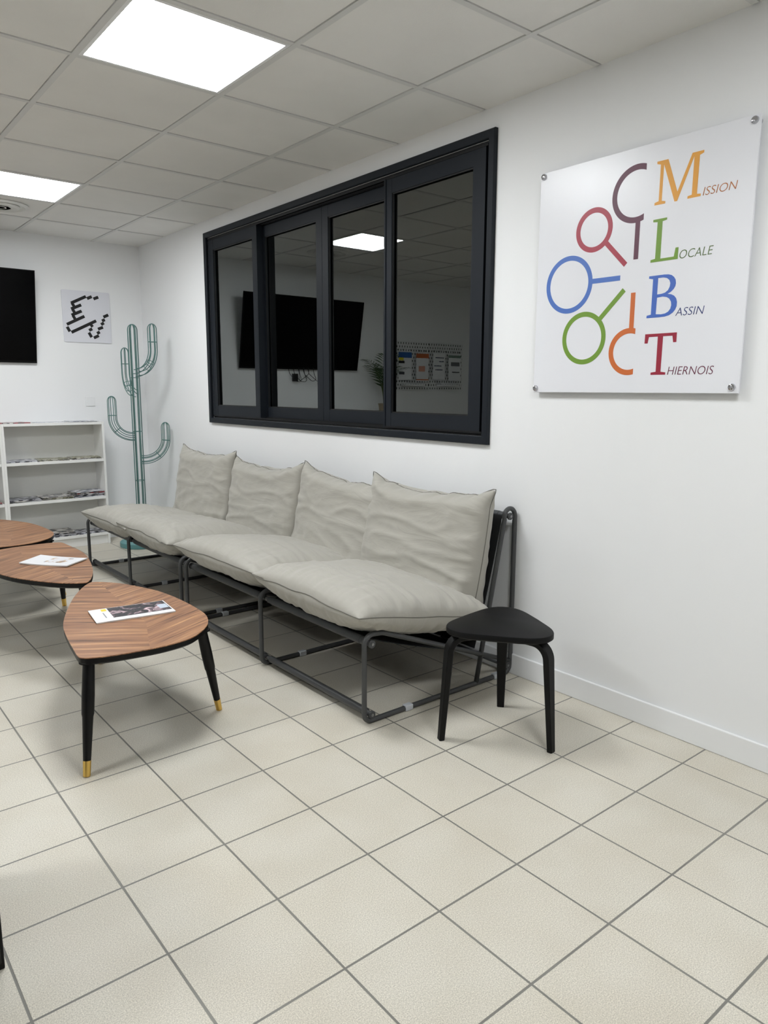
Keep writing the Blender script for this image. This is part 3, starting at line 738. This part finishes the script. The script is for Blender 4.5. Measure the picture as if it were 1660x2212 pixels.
# ================================================================== CUSHIONS
def sim_pillow(W, D, n, vol, grav, steps, seed, planes, stiff_bend=0.12, shear=0.3, squash=None, anchor='mean', rough=.008):
    """Two square sheets sewn along the border, inflated to a volume and settled under gravity on planes."""
    rng = np.random.default_rng(seed)
    m = n + 1
    u = np.linspace(-W/2, W/2, m); v = np.linspace(-D/2, D/2, m)
    U, V = np.meshgrid(u, v, indexing='ij')
    bump = (1 - (2*U/W)**2)*(1 - (2*V/D)**2)
    k = rng.normal(size=(m, m))
    for _ in range(3):
        k[1:-1, 1:-1] = (k[:-2, 1:-1]+k[2:, 1:-1]+k[1:-1, :-2]+k[1:-1, 2:]+k[1:-1, 1:-1])/5
    X = np.stack([np.stack([U, V, 0.09*bump + rough*k], -1), np.stack([U, V, -0.09*bump - rough*k], -1)])  # sheet,i,j,3
    Vel = np.zeros_like(X)
    lu, lv = W/n, D/n; ld = np.hypot(lu, lv)
    def con(A, B, L, s, only_stretch=False):
        d = B - A; l = np.sqrt((d*d).sum(-1, keepdims=True)) + 1e-9
        c = (l - L)
        if only_stretch: c = np.maximum(c, 0)
        c = d*(0.5*s*c/l)
        A += c; B -= c
    edge = np.zeros((m, m), bool); edge[0] = edge[-1] = True; edge[:, 0] = edge[:, -1] = True
    def weld():
        a = 0.5*(X[0][edge] + X[1][edge]); X[0][edge] = a; X[1][edge] = a
    g = np.array(grav, float)
    dt = 1/60.
    for st in range(steps):
        # pressure
        q = X
        e1 = q[:, 1:, :-1] - q[:, :-1, 1:]; e2 = q[:, 1:, 1:] - q[:, :-1, :-1]
        nf = 0.5*np.cross(e1, e2)              # quad area vectors (+z for flat)
        c = 0.25*(q[:, 1:, :-1]+q[:, :-1, 1:]+q[:, 1:, 1:]+q[:, :-1, :-1])
        Vv = ((nf[0]*c[0]).sum() - (nf[1]*c[1]).sum())/3
        p = 900.*max(vol - Vv, -0.02)/vol
        N = np.zeros_like(X)
        h = nf*0.25
        N[:, 1:, 1:] += h; N[:, :-1, 1:] += h; N[:, 1:, :-1] += h; N[:, :-1, :-1] += h
        N[1] *= -1
        Vel += dt*(p*N/(lu*lv)*0.25 + g)
        Vel *= 0.93
        P0 = X.copy()
        X = X + dt*Vel
        for it in range(10):
            for a in (0, 1):
                con(X[:, a:-1:2], X[:, a+1::2], lu, 1.0)
                con(X[:, :, a:-1:2], X[:, :, a+1::2], lv, 1.0)
            for a in (0, 1):
                con(X[:, a:-1:2, :-1], X[:, a+1::2, 1:], ld, shear)
                con(X[:, a:-1:2, 1:], X[:, a+1::2, :-1], ld, shear)
            for a in (0, 1, 2, 3):
                A = X[:, a:-2:4]; B = X[:, a+2::4]; con(A[:, :B.shape[1]], B, 2*lu, stiff_bend)
                A = X[:, :, a:-2:4]; B = X[:, :, a+2::4]; con(A[:, :, :B.shape[2]], B, 2*lv, stiff_bend)
            weld()
            pl = list(planes)
            if squash: pl.append((0, 1, 0, squash[0]+(squash[1]-squash[0])*min(1, max(0, st/steps-.3)/.5)))
            for (nx, ny, nz, d0) in pl:
                s = X[..., 0]*nx + X[..., 1]*ny + X[..., 2]*nz - d0
                s = np.minimum(s, 0)[..., None]
                X -= s*np.array([nx, ny, nz])
        if anchor == 'mean': X -= X.reshape(-1, 3).mean(0)
        if anchor == 'top':                     # inflate freely, then hang the upper rows softly while it settles
            if st < steps*.3:
                X -= X.reshape(-1, 3).mean(0); hold = X[:, :, -8:].copy()
            else:
                X[:, :, -8:] += .10*(hold - X[:, :, -8:])
        Vel = (X - P0)/dt
    return X, Vv

def pillow(name, X, label, cat, group, flip=False):
    """X: [2, m, m, 3] sewn sheets"""
    m = X.shape[1]; bm = bmesh.new(); idx = {}
    for s in (0, 1):
        for i in range(m):
            for j in range(m):
                e = i in (0, m-1) or j in (0, m-1)
                if s == 1 and e: idx[(1, i, j)] = idx[(0, i, j)]; continue
                p = X[s, i, j]; idx[(s, i, j)] = bm.verts.new((-p[0] if flip else p[0], p[1], p[2]))
    for s in (0, 1):
        for i in range(m-1):
            for j in range(m-1):
                q = [idx[(s, i, j)], idx[(s, i+1, j)], idx[(s, i+1, j+1)], idx[(s, i, j+1)]]
                if s == 1: q.reverse()
                if flip: q.reverse()
                bm.faces.new(q)
    root = obj(name, bm, M_FABRIC, None, smooth=True)
    sm = root.modifiers.new('sub', 'SUBSURF'); sm.levels = sm.render_levels = (0 if m > 90 else 1)
    bm = bmesh.new(); P = []
    for i in range(m): P.append(X[0, i, 0])
    for j in range(1, m): P.append(X[0, m-1, j])
    for i in range(m-2, -1, -1): P.append(X[0, i, m-1])
    for j in range(m-2, 0, -1): P.append(X[0, 0, j])
    P = [Vector((-p[0] if flip else p[0], p[1], p[2])) for p in P]
    tube(bm, P, .0022, 6, closed=True)
    obj('seam', bm, M_SEAM, root, smooth=True)
    tag(root, label, cat, group)
    return root
def place(o, loc, ux, vy):
    """local x -> ux, local y -> vy (unit vectors)"""
    ux = Vector(ux).normalized(); vy = Vector(vy); vy = (vy-ux*vy.dot(ux)).normalized(); wz = ux.cross(vy)
    o.matrix_world = Matrix(((ux.x, vy.x, wz.x, loc[0]), (ux.y, vy.y, wz.y, loc[1]), (ux.z, vy.z, wz.z, loc[2]), (0, 0, 0, 1)))
backA, _ = sim_pillow(.91, .74, 56, .066, (0, -1.5, 0), 150, 5, [(0, 0, 1, -.08)], squash=(-.355, -.275), anchor='top', rough=.012)
backB, _ = sim_pillow(.91, .74, 56, .063, (0, -1.8, 0), 150, 13, [(0, 0, 1, -.08)], squash=(-.355, -.265), anchor='top', rough=.012)
def stuffed(W, D, h, seed, m=97):
    """plump feather cushion: pointed corners, slightly hollow sides, puckers running in from the sewn edge"""
    X = np.zeros((2, m, m, 3)); off = Vector((seed*9.1, seed*4.7, 0))
    for i in range(m):
        for j in range(m):
            # denser rows towards the border
            u = math.sin(math.pi/2*(2*i/(m-1)-1)); v = math.sin(math.pi/2*(2*j/(m-1)-1))
            x = u*W/2*(1-.045*(1-v*v)**1.5*abs(u)**3); y = v*D/2*(1-.045*(1-u*u)**1.5*abs(v)**3)
            f = ((1-abs(u)**2.4)*(1-abs(v)**2.4))**.43
            for s in (0, 1):
                big = noise.noise(Vector((x*3.2, y*3.2, s*5))+off)*.030
                du, dv = (1-abs(u))*W/2, (1-abs(v))*D/2
                pk = math.exp(-du/.11)*noise.noise(Vector((x*5, y*30, s*3))+off) + math.exp(-dv/.11)*noise.noise(Vector((x*30, y*5, s*3))+off)
                q = Vector((x*4, y*10, s*2))+off; q += noise.noise_vector(q*.5)*.8
                cr = max(0, 1-abs(noise.noise(q))*3)**2
                z = (h+big*(1 if s == 0 else .6)+.006*cr)*f + .020*pk*min(1, f*2.0)
                X[s, i, j] = (x, y, z if s == 0 else -z*1.0)
            if i in (0, m-1) or j in (0, m-1):
                sz = noise.noise(Vector((x*5, y*5, 9))+off)*.012; X[:, i, j, 2] = sz
    return X
def folds(X, seed, amp, sx, sy, kind):
    """soft creases in the cloth, running across the cushion (back) or in from the seams (seat)"""
    X = X.copy(); m = X.shape[1]; off = Vector((seed*7.3, seed*3.1, 0))
    for s in (0, 1):
        for i in range(1, m-1):
            for j in range(1, m-1):
                p = X[s, i, j]; u, v = 2*i/(m-1)-1, 2*j/(m-1)-1
                q = Vector((p[0]*sx, p[1]*sy, s*4.0))+off
                q += noise.noise_vector(q*.55)*.7
                r = 1-abs(noise.noise(q)*2.2); r = max(0, r)**2 + .35*max(0, 1-abs(noise.noise(q*2.1+Vector((3, 1, 0)))*2.4))**2
                e = min(1, 6*(1-abs(u)))*min(1, 6*(1-abs(v)))
                if kind == 'back': wgt = .45+.9*max(0, -v*.8+.15)+.5*max(0, abs(u)-.55)
                else: wgt = .25+1.4*max(0, max(abs(u), abs(v))-.5)
                X[s, i, j, 2] += (1 if s == 0 else -1)*amp*(r-.5)*e*wgt
    return X
backA = folds(backA, 1, .020, 2.6, 9.5, 'back'); backB = folds(backB, 2, .020, 3.0, 9.0, 'back')
seatA = stuffed(.87, .78, .122, 3); seatB = stuffed(.87, .78, .118, 6)
# local x = along the wall (towards the back wall), local y = towards the front edge for seats
seats = [(-4.075, seatA, False, 'nearest grey seat cushion beside the black stool'), (-3.20, seatB, False, 'second grey seat cushion counted from the stool'),
         (-2.25, seatA, True, 'third grey seat cushion counted from the stool'), (-1.53, seatB, True, 'farthest grey seat cushion next to the wire cactus')]
for k, (y, X, fl, lb) in enumerate(seats):
    o = pillow('seat_cushion', X, lb, 'cushion', 'grey seat cushions on the sofa', fl)
    a = math.radians((-1.5, 2, -1, 1)[k])
    sl = math.radians(10)
    place(o, (-.572, y, (.408, .410, .392, .372)[k]), (math.sin(a), -math.cos(a), 0), (-math.cos(sl), 0, math.sin(sl)))
backs = [(-4.015, backA, False, 'nearest grey back cushion beside the black stool', .90), (-3.32, backB, False, 'second grey back cushion counted from the stool', .885),
         (-2.47, backA, True, 'third grey back cushion counted from the stool', .885), (-1.59, backB, True, 'farthest grey back cushion next to the wire cactus', .91)]
for k, (y, X, fl, lb, zt2) in enumerate(backs):
    o = pillow('back_cushion', X, lb, 'cushion', 'grey back cushions on the sofa', fl)
    tl = math.radians(6.5)
    place(o, (-.222, y, zt2-.325), (0, -1, (0, -.06, .02, 0)[k]), (math.sin(tl), 0, math.cos(tl)))
# ================================================================== COFFEE TABLES
ZT = .415
CT = Vector((-1.6331, -3.8807)); KS = (1.33986-ZT)/(1.33986-.46)
raw = [(-.225,.032),(-.189,.147),(-.132,.29),(-.072,.422),(-.007,.539),(.047,.612),(.08,.622),(.149,.546),(.208,.418),(.253,.265),(.27,.062),(.266,-.1),(.255,-.169),(.234,-.227),(.203,-.281),(.156,-.332),(.091,-.377),(-.003,-.394),(-.098,-.388),(-.187,-.373),(-.241,-.354),(-.266,-.337),(-.275,-.308),(-.265,-.22),(-.249,-.1)]
cam2 = Vector((CAM.x, CAM.y))
ctr = cam2 + (CT-cam2)*KS                      # table 1 centre once the top height is known
outl = [tuple(Vector(p)*KS) for p in raw]
dense = catmull([(x, y, 0) for x, y in outl], 5)
dense = [(p.x, p.y) for p in dense]
def area(P): return sum(P[i-1][0]*P[i][1]-P[i][0]*P[i-1][1] for i in range(len(P)))
if area(dense) < 0: dense = dense[::-1]
def offs(P, d):
    n = len(P); o = []
    for i in range(n):
        a = Vector(P[(i+1) % n])-Vector(P[i-1]); a.normalize(); o.append((P[i][0]-a.y*d, P[i][1]+a.x*d))
    return o
def table():
    t = thing('coffee_table', '', 'coffee table')
    bm = bmesh.new(); prism(bm, dense, ZT-.0035, ZT); obj('veneer_top', bm, M_WOOD, t)
    bm = bmesh.new(); P1 = offs(dense, .0006); P2 = offs(dense, .012)
    a = [bm.verts.new((x, y, ZT-.0036)) for x, y in P1]; b_ = [bm.verts.new((x, y, ZT-.022)) for x, y in P1]; c = [bm.verts.new((x, y, ZT-.030)) for x, y in P2]
    n = len(a)
    for A, B in ((b_, a), (c, b_)):
        for i in range(n): bm.faces.new((A[i], A[(i+1) % n], B[(i+1) % n], B[i]))
    bm.faces.new(a); bm.faces.new(c[::-1]); bmesh.ops.recalc_face_normals(bm, faces=list(bm.faces))
    obj('black_edge_board', bm, M_BLACKP, t)
    legs = [((-1.835, -4.055), (-1.893, -4.143)), ((-1.372, -3.985), (-1.283, -3.936)), ((-1.535, -3.165), (-1.545, -3.05))]
    for tp, ft in legs:
        T = Vector((tp[0]-ctr.x, tp[1]-ctr.y, ZT-.030)); F_ = Vector((ft[0]-ctr.x, ft[1]-ctr.y, 0))
        d = F_-T
        bm = bmesh.new(); cut = 1-.055/d.length
        prof = [(0, .0205), (.30, .0225), (.46, .0215), (.485, .0190), (cut, .0135)]
        tube(bm, [T+d*s for s, _ in prof], [r for _, r in prof], 18)
        lg = obj('leg', bm, M_BLACKP, t, smooth=True, auto=50)
        bm = bmesh.new(); tube(bm, [T+d*(cut), T+d*.995], [.0142, .0126], 18); tube(bm, [T+d*.995, T+d*1.0], .009, 12); obj('brass_foot', bm, M_BRASS, lg, smooth=True, auto=50)
        bm = bmesh.new(); lathe(bm, [(.034, ZT-.0345), (.034, ZT-.0302)], 20, T.x, T.y, 0); obj('mounting_plate', bm, M_BLACKP, t, smooth=True, auto=40)
    return t
tb = table(); KIDS[tb.name] = list(tb.children)
for ch in tb.children: KIDS[ch.name] = list(ch.children)
tb.location = (ctr.x, ctr.y, 0); tb['label'] = 'nearest three-cornered walnut coffee table with brass-tipped black legs'; tb['group'] = 'three-cornered walnut coffee tables'
# table 2 is the same piece turned half round, found from two of its feet
def rigid(p1, p2, q1, q2):
    a = math.atan2(p2[1]-p1[1], p2[0]-p1[0]); b_ = math.atan2(q2[1]-q1[1], q2[0]-q1[0]); th = b_-a
    pm = Vector(((p1[0]+p2[0])/2, (p1[1]+p2[1])/2)); qm = Vector(((q1[0]+q2[0])/2, (q1[1]+q2[1])/2))
    R_ = Matrix.Rotation(th, 2); c = qm + R_ @ (ctr-pm); return c, th
c2, th2 = rigid((-1.545, -3.05), (-1.893, -4.143), (-1.517, -3.112), (-1.367, -1.979))
tb2 = copy_tree(tb); tb2.location = (c2.x+.018, c2.y+.02, 0); tb2.rotation_euler.z = th2; tb2['label'] = 'middle coffee table between the nearest one and the one by the bookcase'
tb3 = copy_tree(tb); tb3.location = (ctr.x-.003, ctr.y+2.215, 0); tb3.rotation_euler.z = math.radians(2); tb3['label'] = 'farthest walnut coffee table, in front of the white bookcase'

# magazines on the tables
def cover_mat(name, cols, scale):
    m = mat(name, srgb(*cols[0]), .3); nt = m.node_tree; b = nt.nodes['Principled BSDF']
    tc = nt.nodes.new('ShaderNodeTexCoord'); n = nt.nodes.new('ShaderNodeTexNoise'); n.inputs['Scale'].default_value = scale; n.inputs['Detail'].default_value = 5; n.inputs['Distortion'].default_value = .8
    nt.links.new(tc.outputs['Object'], n.inputs['Vector']); cr = nt.nodes.new('ShaderNodeValToRGB'); e = cr.color_ramp.elements
    e[0].position = .50; e[0].color = srgb(*cols[0]); e[1].position = .66; e[1].color = srgb(*cols[2]); x = e.new(.58); x.color = srgb(*cols[1])
    nt.links.new(n.outputs['Fac'], cr.inputs[0]); nt.links.new(cr.outputs[0], b.inputs['Base Color']); return m
def quad_mag(name, Q, label, th, curl):
    """Q: four world corners on the table (z = table top): A B C D round the sheet"""
    A, B, C_, D_ = (Vector((x, y, 0)) for x, y in Q); cen = (A+B+C_+D_)/4
    t = thing(name, label, 'magazine', (cen.x, cen.y, ZT+.0005))
    def P(s, q, z): 
        p = (A*(1-s)+B*s)*(1-q)+(D_*(1-s)+C_*s)*q - cen
        return (p.x, p.y, z + curl(s, q))
    def sheet(n_, s0, s1, q0, q1, za, zb, m, par=t, nn=14):
        bm = bmesh.new(); lo = []; hi = []
        for i in range(nn+1):
            s = s0+(s1-s0)*i/nn
            lo.append([bm.verts.new(P(s, q0+(q1-q0)*j/nn, za)) for j in range(nn+1)]); hi.append([bm.verts.new(P(s, q0+(q1-q0)*j/nn, zb)) for j in range(nn+1)])
        for i in range(nn):
            for j in range(nn):
                bm.faces.new((hi[i][j], hi[i+1][j], hi[i+1][j+1], hi[i][j+1])); bm.faces.new((lo[i][j], lo[i][j+1], lo[i+1][j+1], lo[i+1][j]))
            bm.faces.new((lo[i][0], lo[i+1][0], hi[i+1][0], hi[i][0])); bm.faces.new((hi[i][nn], hi[i+1][nn], lo[i+1][nn], lo[i][nn]))
            bm.faces.new((lo[0][i+1], lo[0][i], hi[0][i], hi[0][i+1])); bm.faces.new((lo[nn][i], lo[nn][i+1], hi[nn][i+1], hi[nn][i]))
        bmesh.ops.recalc_face_normals(bm, faces=list(bm.faces))
        return obj(n_, bm, m, par)
    return t, sheet
M_COVW = mat('white_cover', srgb(236, 237, 240), .35)
def toT(q): v = cam2 + (Vector(q)-cam2)*((1.33986-ZT-.008)/(1.33986-.465)); return (v.x, v.y)
t, sh = quad_mag('magazine', [toT(q) for q in ((-1.727, -3.715), (-1.432, -3.751), (-1.450, -3.925), (-1.748, -3.885))], 'white magazine with a dark photo cover and yellow logo on the nearest table', .006, lambda s, q: .003*(1-s)*(1-q)+.004*max(0, s-.85))
sh('pages', .004, .998, .004, .996, .0, .0045, M_PAPER); cv = sh('cover', 0, 1, 0, 1, .0046, .0056, M_COVW)
sh('cover_photo', .235, .985, .02, .80, .0057, .0061, cover_mat('dark_cover_photo', ((46, 44, 50), (120, 100, 108), (226, 200, 206)), 26), cv)
sh('logo_patch', .15, .215, .06, .22, .0057, .0061, mat('yellow_print', srgb(232, 208, 40), .4), cv)
sh('title_lettering', .145, .16, .34, .74, .0057, .006, mat('grey_print', srgb(150, 152, 156), .4), cv)
sh('pale_block', .86, .975, .30, .62, .0062, .0065, mat('pale_blue_print', srgb(196, 208, 222), .4), cv)
t, sh = quad_mag('magazine', [toT(q) for q in ((-1.739, -2.663), (-1.604, -2.541), (-1.434, -2.772), (-1.568, -2.880))], 'white magazine with a small picture on the middle coffee table', .006, lambda s, q: .006*(q-.5)**2*4*.6)
sh('pages', .004, .996, .004, .996, .0, .0050, M_PAPER); cv = sh('cover', 0, 1, 0, 1, .0051, .0062, M_COVW)
sh('cover_picture', .30, .85, .38, .78, .0063, .0067, cover_mat('pale_cover_picture', ((232, 232, 236), (196, 160, 110), (90, 104, 140)), 16), cv)

# ================================================================== STOOL
st = thing('stool', 'black three-legged wooden stool with a rounded three-cornered seat beside the sofa', 'stool', (-.513, -4.812, 0))
corner = [math.atan2(-4.719+4.812, -.734+.513), math.atan2(-5.056+4.812, -.479+.513), math.atan2(-4.653+4.812, -.317+.513)]
def seat_outline(off=0):
    P = []
    for k in range(72):
        a = 2*math.pi*k/72
        # rounded triangle: support of three discs
        best = 0
        r = .187 + .030*math.cos(3*(a-corner[0])) + .004*math.cos(6*(a-corner[0]))
        P.append(((r-off)*math.cos(a), (r-off)*math.sin(a)))
    return P
bm = bmesh.new(); SH = .45
levels = [(.006, SH-.026), (0, SH-.021), (0, SH-.004), (.002, SH-.001), (.006, SH)]
rg = [[bm.verts.new((x, y, z)) for x, y in seat_outline(o_)] for o_, z in levels]
for A, B in zip(rg, rg[1:]):
    for i in range(72): bm.faces.new((A[i], A[(i+1) % 72], B[(i+1) % 72], B[i]))
bm.faces.new(rg[0][::-1]); bm.faces.new(rg[-1])
obj('seat', bm, M_BLACK, st, smooth=True, auto=35)
for a in corner:
    # bent laminated strip: horizontal under the seat, bending down and splaying slightly
    c, s = math.cos(a), math.sin(a)
    path = fillet([(.035, 0, SH-.040), (.210, 0, SH-.040), (.240, 0, 0)], .06, 10)
    bm = bmesh.new(); rings_ = []
    N = len(path); Ltot = sum((path[i+1]-path[i]).length for i in range(N-1)); acc = 0
    for i, p in enumerate(path):
        if i: acc += (path[i]-path[i-1]).length
        f = acc/Ltot; tg = (path[min(i+1, N-1)]-path[max(i-1, 0)]).normalized(); nn = Vector((tg.z, 0, -tg.x))
        w_ = .0235 if f < .45 else .0235-(f-.45)/.55*.0085; h_ = .0125 if f < .5 else .0125-(f-.5)/.5*.0015
        ch = .004; q = []
        for (u, v) in ((-w_+ch, -h_), (w_-ch, -h_), (w_, -h_+ch), (w_, h_-ch), (w_-ch, h_), (-w_+ch, h_), (-w_, h_-ch), (-w_, -h_+ch)):
            x, y, z = p.x+nn.x*v, u, p.z+nn.z*v
            if i == N-1: z = .0003
            q.append(bm.verts.new((x*c-y*s, x*s+y*c, z)))
        rings_.append(q)
    for A, B in zip(rings_, rings_[1:]):
        for i in range(8): bm.faces.new((A[i], A[(i+1) % 8], B[(i+1) % 8], B[i]))
    bm.faces.new(rings_[0][::-1]); bm.faces.new(rings_[-1]); bmesh.ops.recalc_face_normals(bm, faces=list(bm.faces))
    obj('leg', bm, M_BLACK, st, smooth=True, auto=35)

# ================================================================== BLACK CABINET AT THE LEFT EDGE
bk = thing('black_cabinet', 'black cabinet corner cut off by the left edge of the photo on the floor', 'cabinet', (-2.315, -4.905, 0))
obj('carcass', boxbm(-.42, 0, -.0, .40, 0.0, .62, bevel=.003), M_BLACKP, bk)
obj('top_board', boxbm(-.43, .006, -.006, .41, .6205, .64, bevel=.003), M_BLACKP, bk)
obj('door', boxbm(-.41, -.01, -.019, -.001, .03, .60, bevel=.002), M_BLACKP, bk)

# ================================================================== SEEN IN THE WINDOW'S REFLECTION
def perf():
    m = mat('perforated_white_board', srgb(226, 227, 228), .5); nt = m.node_tree; N = nt.nodes; L = nt.links; b = N['Principled BSDF']
    tc = N.new('ShaderNodeTexCoord'); sp = N.new('ShaderNodeSeparateXYZ'); L.new(tc.outputs['Object'], sp.inputs[0])
    def mm(op, a, b_):
        n = N.new('ShaderNodeMath'); n.operation = op
        for i, v in enumerate((a, b_)):
            if hasattr(v, 'links'): L.new(v, n.inputs[i])
            else: n.inputs[i].default_value = v
        return n.outputs[0]
    zr = mm('MULTIPLY', sp.outputs[2], 1/.04); row = mm('FLOOR', zr, 0); fz = mm('FRACT', zr, 0)
    xs = mm('ADD', mm('MULTIPLY', sp.outputs[0], 1/.04), mm('MULTIPLY', row, .5)); fx = mm('FRACT', xs, 0)
    a = mm('LESS_THAN', mm('ABSOLUTE', mm('SUBTRACT', fx, .5), 0), .15); c = mm('LESS_THAN', mm('ABSOLUTE', mm('SUBTRACT', fz, .5), 0), .26)
    h = mm('MULTIPLY', a, c); mx = N.new('ShaderNodeMix'); mx.data_type = 'RGBA'; L.new(h, mx.inputs['Factor']); mx.inputs['A'].default_value = srgb(228, 229, 230); mx.inputs['B'].default_value = srgb(50, 50, 52)
    L.new(mx.outputs['Result'], b.inputs['Base Color']); return m
M_PEG = perf()
for k, x0 in enumerate((-3.462, -4.030)):
    t = thing('pegboard', 'white perforated pegboard on the back wall, %s in the window reflection' % ('left one' if k == 0 else 'right one'), 'pegboard', (x0, -.001, 1.335), 0, 'pegboards on the back wall')
    obj('board', boxbm(0, .56, -.018, 0, 0, .56, bevel=.004), M_PEG, t)
    obj('ledge', boxbm(.12, .44, -.10, -.019, .05, .065, bevel=.002), M_PLASTIC, t)
    bm = bmesh.new()
    for hx in (.08, .17, .3, .42, .5): tube(bm, [(hx, -.02, .47), (hx, -.045, .45), (hx, -.05, .47)], .003, 6)
    obj('hooks', bm, M_METAL, t)
def leaflet(x0, x1, z0, z1, bars, label):
    t = thing('leaflet', label, 'leaflet', ((x0+x1)/2, -.055, z0), 0, 'leaflets on the pegboards')
    w_ = abs(x1-x0)/2; h_ = z1-z0
    obj('sheet', boxbm(-w_, w_, -.001, .0, 0, h_), M_COVW, t)
    for (a, b_, c, d, col) in bars:
        obj('printed_block', boxbm(-w_+a*2*w_, -w_+b_*2*w_, -.0018, -.0011, c*h_, d*h_), mat('leaflet_print', srgb(*col), .5), t)
leaflet(-3.16, -2.955, 1.45, 1.77, ((.0, 1, .80, 1, (30, 90, 160)), (.62, .98, .70, .82, (220, 210, 40)), (.55, .98, .6, .69, (30, 30, 34)), (.55, .95, .2, .3, (60, 60, 70))), 'leaflet with a blue heading on the left pegboard')
leaflet(-3.43, -3.23, 1.44, 1.76, ((.0, 1, .84, 1, (190, 100, 50)), (.3, .8, .35, .55, (222, 160, 140)), (0, 1, .03, .07, (190, 100, 50))), 'leaflet with an orange heading on the left pegboard')
leaflet(-3.70, -3.50, 1.46, 1.78, ((.1, .8, .8, .83, (60, 64, 90)), (.1, .5, .66, .69, (60, 64, 90)), (.3, .9, .5, .53, (60, 64, 90)), (.2, .8, .35, .38, (60, 64, 90))), 'white typed leaflet on the right pegboard')
leaflet(-3.97, -3.76, 1.45, 1.77, ((.0, 1, .86, .96, (120, 140, 130)), (.1, .8, .55, .7, (110, 112, 116)), (.1, .7, .3, .34, (90, 92, 96))), 'leaflet with a pale banner on the right pegboard')
# palm on the third bookcase
px_, py_ = -2.55, -.16
pm = thing('potted_palm', 'potted palm standing on the bookcase, seen only in the window reflection', 'plant', (px_, py_, 1.0605))
bm = bmesh.new(); lathe(bm, [(.045, 0), (.058, .11), (.062, .115), (.062, .125), (.055, .125), (.053, .11)], 24); obj('pot', bm, M_TERRA, pm, smooth=True, auto=40)
bm = bmesh.new(); lathe(bm, [(.054, .1), (.054, .112)], 20); obj('soil', bm, mat('soil', srgb(52, 40, 32), .95), pm)
rnd = random.Random(7)
for k in range(13):
    az = 2*math.pi*k/13+rnd.uniform(-.2, .2); reach = rnd.uniform(.22, .42); hgt = rnd.uniform(.5, .78)
    if math.sin(az) > .3: reach *= .25
    pts = [Vector((math.cos(az)*reach*s**1.8, math.sin(az)*reach*s**1.8*.8, .11+hgt*(s-.28*s**3.2))) for s in [i/14 for i in range(15)]]
    bm = bmesh.new(); tube(bm, pts, [.004-.0028*i/14 for i in range(15)], 6); fr_ = obj('frond', bm, M_STEM, pm)
    bm = bmesh.new()
    for i in range(5, 15):
        tdir = (pts[min(i+1, 14)]-pts[i-1]).normalized(); sd = tdir.cross(Vector((0, 0, 1))).normalized()
        for sg in (-1, 1):
            L_ = .15*(1-.5*abs(i-9)/6); tip = pts[i]+(sd*sg*.8+tdir*.7+Vector((0, 0, -.25))).normalized()*L_; wv = tdir*.006; mid = pts[i]*.5+tip*.5+Vector((0, 0, .008))
            a, b_, c, d = (bm.verts.new(v) for v in (pts[i], mid-wv, tip, mid+wv)); bm.faces.new((a, b_, c, d))
    ml = obj('leaflets', bm, M_LEAF, fr_); so = ml.modifiers.new('t', 'SOLIDIFY'); so.thickness = .0006
